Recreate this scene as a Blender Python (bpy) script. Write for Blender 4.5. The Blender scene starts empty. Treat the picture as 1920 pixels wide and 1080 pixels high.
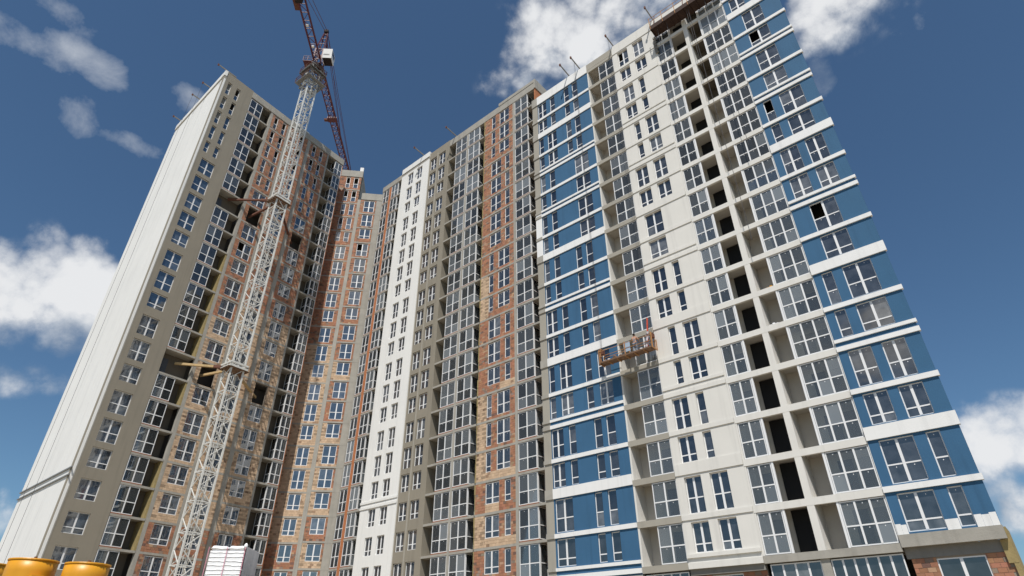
import bpy, math, random
from mathutils import Vector, Matrix
R = math.radians
random.seed(7)
scene = bpy.context.scene
C = scene.collection

# ------------------------------------------------------------------ camera
CX, FPX, TH = 949.5, 1100.0, R(32.08)          # principal point x, focal length in px of the 1920 px photo, pitch
cam_d = bpy.data.cameras.new('camera'); cam = bpy.data.objects.new('camera', cam_d); C.objects.link(cam)
cam_d.sensor_width = 36.0; cam_d.lens = FPX / 1920 * 36.0; cam_d.shift_x = (960 - CX) / 1920
cam_d.clip_start = 0.1; cam_d.clip_end = 4000
cam.location = (0, 0, 1.6); cam.rotation_euler = (math.pi / 2 + TH, 0, 0)
scene.camera = cam

def ray(x, y):
    X, Y = (x - CX) / FPX, (540 - y) / FPX
    return Vector((X, math.cos(TH) - Y * math.sin(TH), math.sin(TH) + Y * math.cos(TH)))

# ------------------------------------------------------------------ light
SUN_AZ, SUN_EL = 186.0, 58.5
sd = bpy.data.lights.new('sun', 'SUN'); so = bpy.data.objects.new('sun', sd); C.objects.link(so)
sd.energy = 5.0; sd.angle = R(0.53); sd.color = (1.0, 0.958, 0.895)
sdir = Vector((math.sin(R(SUN_AZ)) * math.cos(R(SUN_EL)), math.cos(R(SUN_AZ)) * math.cos(R(SUN_EL)), math.sin(R(SUN_EL))))
so.rotation_euler = sdir.to_track_quat('Z', 'Y').to_euler(); so.location = sdir * 200
vs = scene.view_settings
vs.view_transform = 'Standard'; vs.look = 'None'; vs.exposure = 0.0; vs.gamma = 1.0; vs.use_curve_mapping = False

# ------------------------------------------------------------------ world: clear sky with fair-weather clouds
world = bpy.data.worlds.new('World'); scene.world = world; world.use_nodes = True
wn, wl = world.node_tree.nodes, world.node_tree.links
wn.clear()

def mth(nt, op, a, b=None, c=None, clamp=False):
    n = nt.nodes.new('ShaderNodeMath'); n.operation = op; n.use_clamp = clamp
    for i, v in enumerate((a, b, c)):
        if v is None: continue
        if isinstance(v, (int, float)): n.inputs[i].default_value = v
        else: nt.links.new(v, n.inputs[i])
    return n.outputs[0]
def vdot(nt, a, vec):
    n = nt.nodes.new('ShaderNodeVectorMath'); n.operation = 'DOT_PRODUCT'
    nt.links.new(a, n.inputs[0]); n.inputs[1].default_value = vec
    return n.outputs['Value']

# clouds seen in the photograph (pixel centre, half width, half height, weight), then more of the same round the sky
CLOUDS = [(125, 550, 190, 140, 1.15), (20, 555, 130, 140, 1.05), (30, 715, 120, 60, .72), (0, 960, 60, 60, .6),
          (1070, 70, 165, 150, 1.0), (985, 160, 105, 62, .85), (1210, -20, 220, 150, .95),
          (1580, 5, 165, 105, .95),
          (1890, 835, 135, 110, 1.0), (1935, 940, 110, 95, .95)]
WISPS = [(45, 68, 120, 46), (130, 92, 100, 46), (190, 130, 58, 48), (150, 212, 62, 54), (245, 270, 80, 30), (90, 5, 120, 40), (360, 185, 55, 42), (1535, 130, 40, 70), (1700, 45, 70, 50), (1400, 330, 30, 20)]
rng = random.Random(12)
blobs = []
for (px, py, rx, ry, w) in CLOUDS:
    d = ray(px, py).normalized(); s = 1.0 / ray(px, py).length
    blobs.append((d, rx / FPX * s, ry / FPX * s, w))
for a, e in ((62, 9), (150, 16), (185, 32), (225, 22), (275, 12)):
    blobs.append((Vector((math.sin(R(a)) * math.cos(R(e)), math.cos(R(a)) * math.cos(R(e)), math.sin(R(e)))), rng.uniform(.15, .28), rng.uniform(.08, .13), rng.uniform(.7, .95)))
gt = bpy.data.node_groups.new('cloud_field', 'ShaderNodeTree')
gt.interface.new_socket('Dir', in_out='INPUT', socket_type='NodeSocketVector')
gt.interface.new_socket('Density', in_out='OUTPUT', socket_type='NodeSocketFloat')
gi = gt.nodes.new('NodeGroupInput'); go = gt.nodes.new('NodeGroupOutput')
acc = 0.0
for d, ra, rb, w in blobs:
    e1 = Vector((d.y, -d.x, 0)).normalized(); e2 = e1.cross(d).normalized()
    a = vdot(gt, gi.outputs[0], tuple(e1 / ra)); b = vdot(gt, gi.outputs[0], tuple(e2 / rb))
    q = mth(gt, 'MULTIPLY_ADD', b, b, mth(gt, 'MULTIPLY', a, a))
    acc = mth(gt, 'SMOOTH_MAX', mth(gt, 'MULTIPLY_ADD', q, -w, w), acc, .07)
n1 = gt.nodes.new('ShaderNodeTexNoise'); n1.inputs['Scale'].default_value = 7.5; n1.inputs['Detail'].default_value = 8; n1.inputs['Roughness'].default_value = .66
n1.inputs['Distortion'].default_value = .12
gt.links.new(gi.outputs[0], n1.inputs['Vector'])
pres = mth(gt, 'MULTIPLY_ADD', acc, 4.0, -.10, clamp=True)
vo = gt.nodes.new('ShaderNodeTexVoronoi'); vo.inputs['Scale'].default_value = 11.0; vo.inputs['Detail'].default_value = 2.0; vo.inputs['Roughness'].default_value = .55; vo.inputs['Lacunarity'].default_value = 2.3
gt.links.new(gi.outputs[0], vo.inputs['Vector'])
pf_ = mth(gt, 'MULTIPLY_ADD', vo.outputs['Distance'], -.62, .26)
dens = mth(gt, 'MULTIPLY_ADD', mth(gt, 'ADD', mth(gt, 'MULTIPLY_ADD', n1.outputs[0], 1.7, -.86), pf_), pres, acc)
gt.links.new(dens, go.inputs[0])

nt = world.node_tree
tc = wn.new('ShaderNodeTexCoord')
def field(vec):
    g = wn.new('ShaderNodeGroup'); g.node_tree = gt; wl.new(vec, g.inputs[0]); return g.outputs[0]
def shift(vec, off):
    n = wn.new('ShaderNodeVectorMath'); n.operation = 'ADD'; wl.new(vec, n.inputs[0]); n.inputs[1].default_value = off; return n.outputs[0]
D0 = field(tc.outputs['Generated'])
D1 = field(shift(tc.outputs['Generated'], (0, -.03, .068)))
alpha = wn.new('ShaderNodeMapRange'); alpha.interpolation_type = 'SMOOTHSTEP'
alpha.inputs['From Min'].default_value = .02; alpha.inputs['From Max'].default_value = .78
wl.new(D0, alpha.inputs['Value'])
acc2 = 0.0
for (px, py, rx, ry) in WISPS:
    d = ray(px, py).normalized(); s_ = 1.0 / ray(px, py).length; e1 = Vector((d.y, -d.x, 0)).normalized(); e2 = e1.cross(d).normalized()
    a = vdot(nt, tc.outputs['Generated'], tuple(e1 * FPX / rx / s_)); b = vdot(nt, tc.outputs['Generated'], tuple(e2 * FPX / ry / s_))
    acc2 = mth(nt, 'SMOOTH_MAX', mth(nt, 'SUBTRACT', 1.0, mth(nt, 'MULTIPLY_ADD', b, b, mth(nt, 'MULTIPLY', a, a))), acc2, .2)
n3 = wn.new('ShaderNodeTexNoise'); n3.inputs['Scale'].default_value = 10.0; n3.inputs['Detail'].default_value = 7; n3.inputs['Roughness'].default_value = .62; n3.inputs['Distortion'].default_value = .15
wl.new(tc.outputs['Generated'], n3.inputs['Vector'])
wisp = mth(nt, 'MULTIPLY', mth(nt, 'MULTIPLY_ADD', n3.outputs[0], 2.7, mth(nt, 'MULTIPLY_ADD', acc2, .85, -1.82), clamp=True), mth(nt, 'MULTIPLY', acc2, 4.0, clamp=True))
lit = mth(nt, 'MULTIPLY_ADD', mth(nt, 'SUBTRACT', D0, D1), .72, .60, clamp=True)
cr = wn.new('ShaderNodeValToRGB'); wl.new(lit, cr.inputs[0])
cr.color_ramp.elements[0].position = .10; cr.color_ramp.elements[0].color = (.31, .37, .46, 1)
cr.color_ramp.elements[1].position = .80; cr.color_ramp.elements[1].color = (.90, .91, .925, 1)
e = cr.color_ramp.elements.new(.5); e.color = (.58, .63, .70, 1)
sky = wn.new('ShaderNodeTexSky'); sky.sky_type = 'NISHITA'; sky.sun_disc = False
sky.sun_elevation = R(SUN_EL); sky.sun_rotation = R(SUN_AZ); sky.altitude = 250; sky.air_density = 1.0; sky.dust_density = .7; sky.ozone_density = 2.6
gain = wn.new('ShaderNodeVectorMath'); gain.operation = 'MULTIPLY'; wl.new(sky.outputs[0], gain.inputs[0]); gain.inputs[1].default_value = (.80, 1.01, 1.09)   # daylight white balance
bg = wn.new('ShaderNodeBackground'); wl.new(gain.outputs[0], bg.inputs[0]); bg.inputs[1].default_value = .082
bc = wn.new('ShaderNodeBackground'); wl.new(cr.outputs[0], bc.inputs[0]); bc.inputs[1].default_value = .92
mx = wn.new('ShaderNodeMixShader'); wl.new(mth(nt, 'MAXIMUM', mth(nt, 'MULTIPLY', alpha.outputs[0], .97), mth(nt, 'MULTIPLY', wisp, .70)), mx.inputs[0]); wl.new(bg.outputs[0], mx.inputs[1]); wl.new(bc.outputs[0], mx.inputs[2])
wo = wn.new('ShaderNodeOutputWorld'); wl.new(mx.outputs[0], wo.inputs[0])

# ------------------------------------------------------------------ materials
def new_mat(name):
    m = bpy.data.materials.new(name); m.use_nodes = True
    return m, m.node_tree, m.node_tree.nodes['Principled BSDF']
def surf(name, col, rough=.85, var=.12, scale=.5, streak=0.0, bump=.15, bscale=14, spec=.3, attr=False, metal=0.0):
    """plain building material: broad mottling, rain streaks, fine relief; attr takes the colour of each block from 'tone'"""
    m, t, b = new_mat(name)
    b.inputs['Roughness'].default_value = rough; b.inputs['Specular IOR Level'].default_value = spec; b.inputs['Metallic'].default_value = metal
    g = t.nodes.new('ShaderNodeNewGeometry')
    n = t.nodes.new('ShaderNodeTexNoise'); n.inputs['Scale'].default_value = scale; n.inputs['Detail'].default_value = 7; n.inputs['Roughness'].default_value = .6
    t.links.new(g.outputs['Position'], n.inputs['Vector'])
    v = mth(t, 'ADD', mth(t, 'MULTIPLY', mth(t, 'SUBTRACT', n.outputs[0], .5), var * 2.4), 1.0)
    if streak:
        mp = t.nodes.new('ShaderNodeMapping'); mp.inputs['Scale'].default_value = (2.6, 2.6, .16); t.links.new(g.outputs['Position'], mp.inputs['Vector'])
        s = t.nodes.new('ShaderNodeTexNoise'); s.inputs['Scale'].default_value = 1.0; s.inputs['Detail'].default_value = 5; t.links.new(mp.outputs[0], s.inputs['Vector'])
        mr = t.nodes.new('ShaderNodeMapRange'); mr.inputs['From Min'].default_value = .52; mr.inputs['From Max'].default_value = .8
        mr.inputs['To Min'].default_value = 1.0; mr.inputs['To Max'].default_value = 1.0 - streak; t.links.new(s.outputs[0], mr.inputs['Value'])
        v = mth(t, 'MULTIPLY', v, mr.outputs[0])
    mul = t.nodes.new('ShaderNodeVectorMath'); mul.operation = 'SCALE'
    if attr:
        at = t.nodes.new('ShaderNodeAttribute'); at.attribute_name = 'tone'; t.links.new(at.outputs['Color'], mul.inputs[0])
    else: mul.inputs[0].default_value = col
    t.links.new(v, mul.inputs['Scale']); t.links.new(mul.outputs[0], b.inputs['Base Color'])
    if bump:
        f = t.nodes.new('ShaderNodeTexNoise'); f.inputs['Scale'].default_value = bscale; f.inputs['Detail'].default_value = 4; t.links.new(g.outputs['Position'], f.inputs['Vector'])
        bp = t.nodes.new('ShaderNodeBump'); bp.inputs['Strength'].default_value = bump; bp.inputs['Distance'].default_value = .03
        t.links.new(f.outputs[0], bp.inputs['Height']); t.links.new(bp.outputs[0], b.inputs['Normal'])
    return m
M = {}
M['beige'] = surf('beige_render', (.67, .65, .605), var=.07, streak=.12)
M['white'] = surf('white_render', (.75, .742, .715), var=.06, streak=.10, scale=.3)
M['whiteband'] = surf('white_band', (.77, .765, .75), var=.06, streak=.13)
M['blue'] = surf('blue_render', (.040, .118, .220), var=.13, streak=.16, scale=.4)
M['taupe'] = surf('taupe_render', (.262, .234, .186), var=.10, streak=.16, scale=.4)
M['taupelight'] = surf('taupe_beam', (.345, .32, .27), var=.10, streak=.08)
M['concrete'] = surf('concrete', (.345, .325, .285), var=.22, scale=1.1, streak=.18, bump=.3)
M['concretedark'] = surf('rough_concrete', (.22, .21, .19), var=.25, scale=.9, streak=.15, bump=.3)
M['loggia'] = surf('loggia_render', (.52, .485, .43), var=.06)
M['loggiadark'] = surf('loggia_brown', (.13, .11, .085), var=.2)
M['insul'] = surf('mineral_wool', (.31, .24, .11), var=.3, scale=3, bump=.5, bscale=9)
M['black'] = surf('near_black', (.012, .012, .013), rough=.7, var=.15, bump=.05)
M['brick'] = surf('block_masonry', (0, 0, 0), var=.16, scale=2.0, attr=True, bump=.35, bscale=22, streak=.12)
M['room'] = surf('unlit_room', (.075, .068, .06), var=.2)  # darker than raw concrete: the unlit interior is put into the colour
M['midloggia'] = surf('loggia_plaster', (.42, .41, .37), var=.1)
M['door'] = surf('dark_door_glass', (.075, .085, .10), rough=.3, var=.2, bump=0)
M['mortar'] = surf('mortar', (.27, .225, .18), var=.15, scale=2)
M['redstrip'] = surf('red_brick_course', (.27, .125, .075), var=.3, scale=4)
M['orange'] = surf('orange_brick_strip', (.42, .16, .07), var=.3, scale=5)
M['frame'] = surf('white_pvc', (.76, .76, .76), rough=.4, var=.03, bump=0, spec=.5)
M['ground'] = surf('sandy_soil', (.30, .25, .18), var=.25, scale=.2, bump=.4, bscale=2)
M['mast'] = surf('white_crane_paint', (.64, .635, .60), rough=.5, var=.2, scale=3, bump=0, spec=.5)
M['red'] = surf('dark_red_crane_paint', (.105, .020, .026), rough=.5, var=.15, scale=2, bump=0, spec=.5)
M['steel'] = surf('grey_steel', (.22, .22, .215), rough=.5, var=.2, scale=2, bump=0, spec=.5)
M['rust'] = surf('rusty_steel', (.14, .06, .04), var=.3, scale=3)
M['timber'] = surf('pale_timber', (.48, .34, .17), var=.25, scale=4)
M['timberdark'] = surf('weathered_timber', (.17, .10, .06), var=.3, scale=3)
M['yellow'] = surf('yellow_tank_paint', (.64, .29, .012), rough=.42, var=.10, scale=1.6, streak=.12, bump=.04, spec=.5)
M['orangepaint'] = surf('orange_frame_paint', (.40, .20, .075), rough=.5, var=.25, scale=5, bump=0, spec=.4)
M['bag'] = surf('white_sack', (.80, .80, .80), rough=.45, var=.05, scale=4, bump=.5, bscale=6, spec=.5)
M['wrap'] = surf('shade_grey_wrap', (.30, .30, .31), rough=.35, var=.1, scale=3, bump=.4, bscale=7, spec=.5)  # grey darkened so the wrap carries its side's shade in the colour
M['pink'] = surf('pink_print', (.62, .25, .32), var=.1)
M['skin'] = surf('skin', (.45, .25, .17), rough=.6, var=.05, bump=0)
M['hair'] = surf('dark_hair', (.02, .016, .013), var=.1, bump=0)
M['shirt'] = surf('grey_overalls', (.20, .22, .26), var=.15, bump=0)
M['redboard'] = surf('red_board', (.72, .075, .02), var=.1, rough=.5, bump=0)
M['bluesheet'] = surf('pale_blue_sheet', (.36, .45, .56), var=.08, rough=.4, bump=0)
M['cloth'] = surf('printed_cloth', (.45, .40, .42), var=.7, scale=9, bump=.2)
M['rope'] = surf('steel_rope', (.06, .06, .065), var=.1, bump=0)
M['platform'] = surf('dark_timber', (.055, .032, .024), var=.3, scale=3)  # very dark brown wood
M['dark'] = surf('dark_machinery', (.03, .022, .022), var=.2, bump=0)

def glass_mat(name, lo, hi, ior, wav=.035):
    m, t, b = new_mat(name)
    b.inputs['Roughness'].default_value = .03; b.inputs['IOR'].default_value = ior
    oi = t.nodes.new('ShaderNodeObjectInfo'); rp = t.nodes.new('ShaderNodeValToRGB'); t.links.new(oi.outputs['Random'], rp.inputs[0])
    rp.color_ramp.elements[0].position = .0; rp.color_ramp.elements[0].color = (*lo, 1)
    rp.color_ramp.elements[1].position = 1.0; rp.color_ramp.elements[1].color = (*hi, 1)
    k = rp.color_ramp.elements.new(.78); k.color = (*[a * .8 + c * .2 for a, c in zip(lo, hi)], 1)
    g = t.nodes.new('ShaderNodeNewGeometry')
    # rooms behind: faint broad unevenness of curtains and walls
    cv = t.nodes.new('ShaderNodeTexNoise'); cv.inputs['Scale'].default_value = 1.7; cv.inputs['Detail'].default_value = 3; t.links.new(g.outputs['Position'], cv.inputs['Vector'])
    sc = t.nodes.new('ShaderNodeVectorMath'); sc.operation = 'SCALE'; t.links.new(rp.outputs[0], sc.inputs[0])
    t.links.new(mth(t, 'MULTIPLY', cv.outputs[0], 2.0), sc.inputs['Scale']); t.links.new(sc.outputs[0], b.inputs['Base Color'])
    n = t.nodes.new('ShaderNodeTexNoise'); n.inputs['Scale'].default_value = .9; n.inputs['Detail'].default_value = 1; t.links.new(g.outputs['Position'], n.inputs['Vector'])
    bp = t.nodes.new('ShaderNodeBump'); bp.inputs['Strength'].default_value = wav; bp.inputs['Distance'].default_value = .3
    t.links.new(n.outputs[0], bp.inputs['Height']); t.links.new(bp.outputs[0], b.inputs['Normal'])
    return m
M['glass'] = glass_mat('window_glass', (.014, .016, .021), (.13, .135, .14), 2.1, .02)
M['glassgrey'] = glass_mat('grey_room_reflection_glass', (.034, .038, .045), (.13, .135, .14), 2.1, .02)  # lighter grey base paints in reflections and the rooms behind
M['glasspale'] = glass_mat('painted_reflection_glass', (.035, .045, .060), (.11, .12, .135), 2.5, .012)  # pale base colour paints in a brighter reflection
M['glassblue'] = glass_mat('sky_tinted_glass', (.020, .034, .056), (.09, .11, .135), 2.5, .014)  # blue base adds the sky's reflection to the colour
def clear_glass(name, tint, ior, film=.19):
    m, t, b = new_mat(name); t.nodes.remove(b)
    tr = t.nodes.new('ShaderNodeBsdfTransparent'); tr.inputs[0].default_value = (*tint, 1)
    gl = t.nodes.new('ShaderNodeBsdfGlossy'); gl.inputs['Roughness'].default_value = .02
    di = t.nodes.new('ShaderNodeBsdfDiffuse'); di.inputs[0].default_value = (.42, .46, .49, 1)
    fr = t.nodes.new('ShaderNodeFresnel'); fr.inputs[0].default_value = ior
    m0 = t.nodes.new('ShaderNodeMixShader'); oi = t.nodes.new('ShaderNodeObjectInfo'); t.links.new(mth(t, 'MULTIPLY_ADD', mth(t, 'POWER', oi.outputs['Random'], 2.5), film * 1.9, film * .5), m0.inputs[0]); t.links.new(tr.outputs[0], m0.inputs[1]); t.links.new(di.outputs[0], m0.inputs[2])
    m1 = t.nodes.new('ShaderNodeMixShader'); t.links.new(fr.outputs[0], m1.inputs[0]); t.links.new(m0.outputs[0], m1.inputs[1]); t.links.new(gl.outputs[0], m1.inputs[2])
    t.links.new(m1.outputs[0], t.nodes['Material Output'].inputs[0])
    return m
M['clear'] = clear_glass('balcony_glass', (.80, .84, .85), 1.55)
M['clearblue'] = clear_glass('reflecting_balcony_glass', (.72, .78, .82), 2.2, .10)

# ------------------------------------------------------------------ building helpers
class Face:
    """a vertical facade plane: u metres along azimuth az from P, w metres outward, z up"""
    def __init__(s, P, az, out):
        s.P = Vector((P[0], P[1])); a = R(az); s.d = Vector((math.sin(a), math.cos(a)))
        s.n = Vector((-s.d.y, s.d.x)) * out; s.out = out; s.phi = math.atan2(s.d.y, s.d.x)
    def pt(s, u, w, z):
        q = s.P + s.d * u + s.n * w
        return Vector((q.x, q.y, z))
class MB:
    """collects boxes and bars into ONE mesh object"""
    def __init__(s, face=None): s.f = face; s.v = []; s.q = []; s.col = []
    def _add(s, pts, quads, col=None):
        o = len(s.v); s.v += pts
        fl = s.f is not None and s.f.out < 0
        for q in quads: s.q.append(tuple(o + i for i in (reversed(q) if fl else q)))
        if col is not None: s.col += [col] * len(pts)
        return s
    def box(s, u0, u1, w0, w1, z0, z1, col=None, open_back=False):
        if u1 < u0: u0, u1 = u1, u0
        if w1 < w0: w0, w1 = w1, w0
        P = s.f.pt if s.f else (lambda x, y, z: Vector((x, y, z)))
        pts = [P(u, w, z) for u, w, z in ((u0, w0, z0), (u1, w0, z0), (u1, w1, z0), (u0, w1, z0), (u0, w0, z1), (u1, w0, z1), (u1, w1, z1), (u0, w1, z1))]
        qs = [(0, 3, 2, 1), (4, 5, 6, 7), (1, 2, 6, 5), (2, 3, 7, 6), (3, 0, 4, 7)]
        if not open_back: qs.append((0, 1, 5, 4))
        return s._add(pts, qs, col)
    def quad(s, pts): return s._add([s.f.pt(*p) if s.f else Vector(p) for p in pts], [(0, 1, 2, 3)])
    def bar(s, a, b, r, r2=None, up=Vector((0, 0, 1))):
        """square bar of half width r (x r2) from a to b"""
        a, b = Vector(a), Vector(b); d = (b - a).normalized(); r2 = r2 or r
        x = d.cross(up); x = d.cross(Vector((1, 0, 0))) if x.length < 1e-3 else x
        x.normalize(); y = x.cross(d)
        pts = [p + x * r * i + y * r2 * j for p in (a, b) for i, j in ((-1, -1), (1, -1), (1, 1), (-1, 1))]
        o = len(s.v); s.v += pts
        for q in ((0, 1, 2, 3), (7, 6, 5, 4), (1, 0, 4, 5), (2, 1, 5, 6), (3, 2, 6, 7), (0, 3, 7, 4)): s.q.append(tuple(o + i for i in q))
        return s
    def wall(s, u0, u1, z0, z1, holes, w=0.0, depth=.2, edge=.3):
        """front face with rectangular openings, their reveals, and the slab's own edges"""
        hs = []
        for h in holes:
            a, b = max(min(h[0], h[1]), u0), min(max(h[0], h[1]), u1); c_, d_ = max(h[2], z0), min(h[3], z1)
            if b - a > .02 and d_ - c_ > .02: hs.append((a, b, c_, d_))
        us = sorted({u0, u1} | {h[0] for h in hs} | {h[1] for h in hs}); zs = sorted({z0, z1} | {h[2] for h in hs} | {h[3] for h in hs})
        for j in range(len(zs) - 1):
            zc = (zs[j] + zs[j + 1]) / 2; row = [h for h in hs if h[2] < zc < h[3]]
            i = 0
            while i < len(us) - 1:
                def solid(k): uc = (us[k] + us[k + 1]) / 2; return not any(h[0] < uc < h[1] for h in row)
                if solid(i):
                    k = i
                    while k + 1 < len(us) - 1 and solid(k + 1): k += 1
                    s.quad([(us[i], w, zs[j]), (us[i], w, zs[j + 1]), (us[k + 1], w, zs[j + 1]), (us[k + 1], w, zs[j])][::-1 if False else 1]); i = k + 1
                else: i += 1
        for a, b, c_, d_ in hs:
            e = w - depth
            s.quad([(a, w, c_), (a, e, c_), (a, e, d_), (a, w, d_)]); s.quad([(b, w, c_), (b, w, d_), (b, e, d_), (b, e, c_)])
            s.quad([(a, w, d_), (a, e, d_), (b, e, d_), (b, w, d_)]); s.quad([(a, w, c_), (b, w, c_), (b, e, c_), (a, e, c_)])
        if edge:
            e = w - edge
            s.quad([(u0, w, z0), (u0, w, z1), (u0, e, z1), (u0, e, z0)]); s.quad([(u1, w, z0), (u1, e, z0), (u1, e, z1), (u1, w, z1)])
            s.quad([(u0, w, z1), (u1, w, z1), (u1, e, z1), (u0, e, z1)]); s.quad([(u0, w, z0), (u0, e, z0), (u1, e, z0), (u1, w, z0)])
        return s
    def build(s, name, mat, parent=None, smooth=False):
        off = parent['_base'] if parent is not None and '_base' in parent else (0, 0, 0)
        off = Vector(off)
        me = bpy.data.meshes.new(name); me.from_pydata([tuple(p - off) for p in s.v], [], s.q); me.validate()
        if s.col and len(s.col) == len(s.v):
            a = me.color_attributes.new('tone', 'FLOAT_COLOR', 'POINT')
            a.data.foreach_set('color', [x for c in s.col for x in (*c, 1.0)])
        if smooth: me.polygons.foreach_set('use_smooth', [True] * len(me.polygons))
        me.materials.append(M[mat]); o = bpy.data.objects.new(name, me); C.objects.link(o)
        if parent is not None: o.parent = parent
        return o
def thing(name, loc, label, cat, group=None):
    o = bpy.data.objects.new(name, None); C.objects.link(o); o.location = loc; o.empty_display_size = .5
    o['_base'] = tuple(loc); o['label'] = label; o['category'] = cat
    if group: o['group'] = group
    return o
def sub(o, parent):
    """give a part built under a thing the base it needs to carry sub-parts"""
    o['_base'] = parent['_base']; return o

# windows: a frame mesh shared by all windows of one size, its panes as children
WM = {}
def window_meshes(w, h, cols, tr, glass):
    key = (round(w, 2), round(h, 2), cols, tr, glass)
    if key in WM: return WM[key]
    w, h = key[0], key[1]; t, mu, d = .065, (.15 if cols == 2 and not glass.startswith('clear') else .11), .04
    f = MB(); f.box(0, t, -d, d, 0, h); f.box(w - t, w, -d, d, 0, h); f.box(t, w - t, -d, d, 0, t); f.box(t, w - t, -d, d, h - t, h)
    cw = (w - 2 * t - mu * (cols - 1)) / cols; rects = []; zt = t + (h - 2 * t) * tr
    for c in range(cols):
        x0 = t + c * (cw + mu); x1 = x0 + cw
        if c: f.box(x0 - mu, x0, -d, d + .012, t, h - t)
        if tr: f.box(x0, x1, -d, d - .006, zt - .04, zt + .04); rects += [(x0, x1, t, zt - .04), (x0, x1, zt + .04, h - t)]
        else: rects.append((x0, x1, t, h - t))
    me = bpy.data.meshes.new('window_frame'); me.from_pydata([tuple(p) for p in f.v], [], f.q); me.materials.append(M['frame'])
    panes = []; allp = MB()
    for x0, x1, z0, z1 in rects:
        b = MB(); b.box(x0, x1, -.012, .012, z0, z1); allp.box(x0, x1, -.012, .012, z0, z1)
        for mb_ in (b, allp):
            xs, zs_ = x0 + (x1 - x0) * .45, (z1 - .16 if z0 > h * .3 else z1 - .14)
            if glass in ('clear', 'clearblue', 'glassgrey') and x1 - x0 > .3 and z1 - z0 > .5: mb_.box(xs, xs + .045, .0125, .016, zs_, zs_ + .055)
        pm = bpy.data.meshes.new('pane'); pm.from_pydata([tuple(p) for p in b.v], [], b.q); pm.materials.append(M[glass]); pm.materials.append(M['frame']); panes.append(pm)
    gm = bpy.data.meshes.new('glazing'); gm.from_pydata([tuple(p) for p in allp.v], [], allp.q); gm.materials.append(M[glass]); gm.materials.append(M['frame'])
    for q_ in panes + [gm]:
        for pl in q_.polygons:
            if len({round(q_.vertices[i].co.x, 4) for i in pl.vertices} | set()) and max(q_.vertices[i].co.y for i in pl.vertices) > .0122: pl.material_index = 1
    WM[key] = (me, panes, gm); return WM[key]
WINS = {}       # building -> list of (size on the picture, window object, pane meshes, joined mesh, missing panes)
def window(face, root, u0, u1, z0, z1, w=-.12, cols=2, tr=.42, glass='glass', name='window', missing=(), turn=0.0, at=None):
    me, panes, gm = window_meshes(abs(u1 - u0), z1 - z0, cols, tr, glass)
    o = bpy.data.objects.new(name, me); C.objects.link(o); o.parent = root
    p = face.pt(min(u0, u1), w, z0) if at is None else at
    o.location = p - Vector(root['_base']); o.rotation_euler = (0, 0, face.phi + turn)
    dist = math.hypot(p.x, p.y, p.z)
    WINS.setdefault(root.name, []).append((abs(u1 - u0) * (z1 - z0) / len(panes) / dist ** 2, o, panes, gm, set(missing)))
    return o
def finish_windows():
    for lst in WINS.values():
        lst.sort(key=lambda r: -r[0]); left = 298
        for _, o, panes, gm, missing in lst:
            show = [m for i, m in enumerate(panes) if i not in missing]
            if missing or left >= len(show):
                left -= len(show)
                for m in show:
                    p = bpy.data.objects.new('pane', m); C.objects.link(p); p.parent = o
            else:
                p = bpy.data.objects.new('glazing', gm); C.objects.link(p); p.parent = o

# masonry of hollow clay blocks: every block its own solid, joined per bay
def tone_red(r):
    x = r.random()
    if x < .10: c = (.19, .115, .085)
    elif x < .18: c = (.29, .215, .165)
    elif x < .24: c = (.44, .28, .175)
    else: c = (.375, .18, .108)
    k = r.uniform(.80, 1.12); return tuple(min(.6, v * k * r.uniform(.95, 1.05)) for v in c)
def tone_buff(r):
    x = r.random()
    c = (.33, .215, .14) if x < .06 else (.55, .395, .265)
    k = r.uniform(.84, 1.1); return tuple(min(.7, v * k) for v in c)
def blocks(mb, u0, u1, z0, z1, holes, tone, rnd, w=0.0, L=.385, H=.225, quoin=False):
    j = .013; n = max(1, round((z1 - z0) / H)); H = (z1 - z0) / n
    for c in range(n):
        za, zb = z0 + c * H + j / 2, z0 + (c + 1) * H - j / 2; zc = (za + zb) / 2
        cuts = [(max(min(h[0], h[1]), u0), min(max(h[0], h[1]), u1)) for h in holes if h[2] - .05 < zc < h[3] + .05]
        cuts = sorted(x for x in cuts if x[1] > x[0]); spans = []; a = u0
        for x in cuts:
            if x[0] > a + .03: spans.append((a, x[0]))
            a = max(a, x[1])
        if u1 > a + .03: spans.append((a, u1))
        for a, b in spans:
            x = a - (L / 2 if c % 2 else 0) - rnd.uniform(0, .05)
            while x < b - .02:
                xa, xb = max(x, a) + j / 2, min(x + L, b) - j / 2
                if xb - xa > .03:
                    col = tone(rnd)
                    if quoin and c % 2 and (xa < a + .25 or xb > b - .25) and rnd.random() < .6: col = tuple(v * .6 for v in col)
                    mb.box(xa, xb, w - .05, w + rnd.uniform(0, .012), za, zb, col=col, open_back=True)
                x += L

SHORT = {-1, 0, 1, 2, 5, 8, 11, 16}     # storeys with the low windows
def wz(base, k): return (base + 3 * k + (.76 if k in SHORT else .30), base + 3 * k + 2.68)
def wtr(k): return .27 if k in SHORT else .42

# ------------------------------------------------------------------ ground
g = MB(); g.box(-1500, 1500, -800, 2200, -1.0, 0.0); go_ = g.build('ground', 'ground'); go_['kind'] = 'structure'

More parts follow.
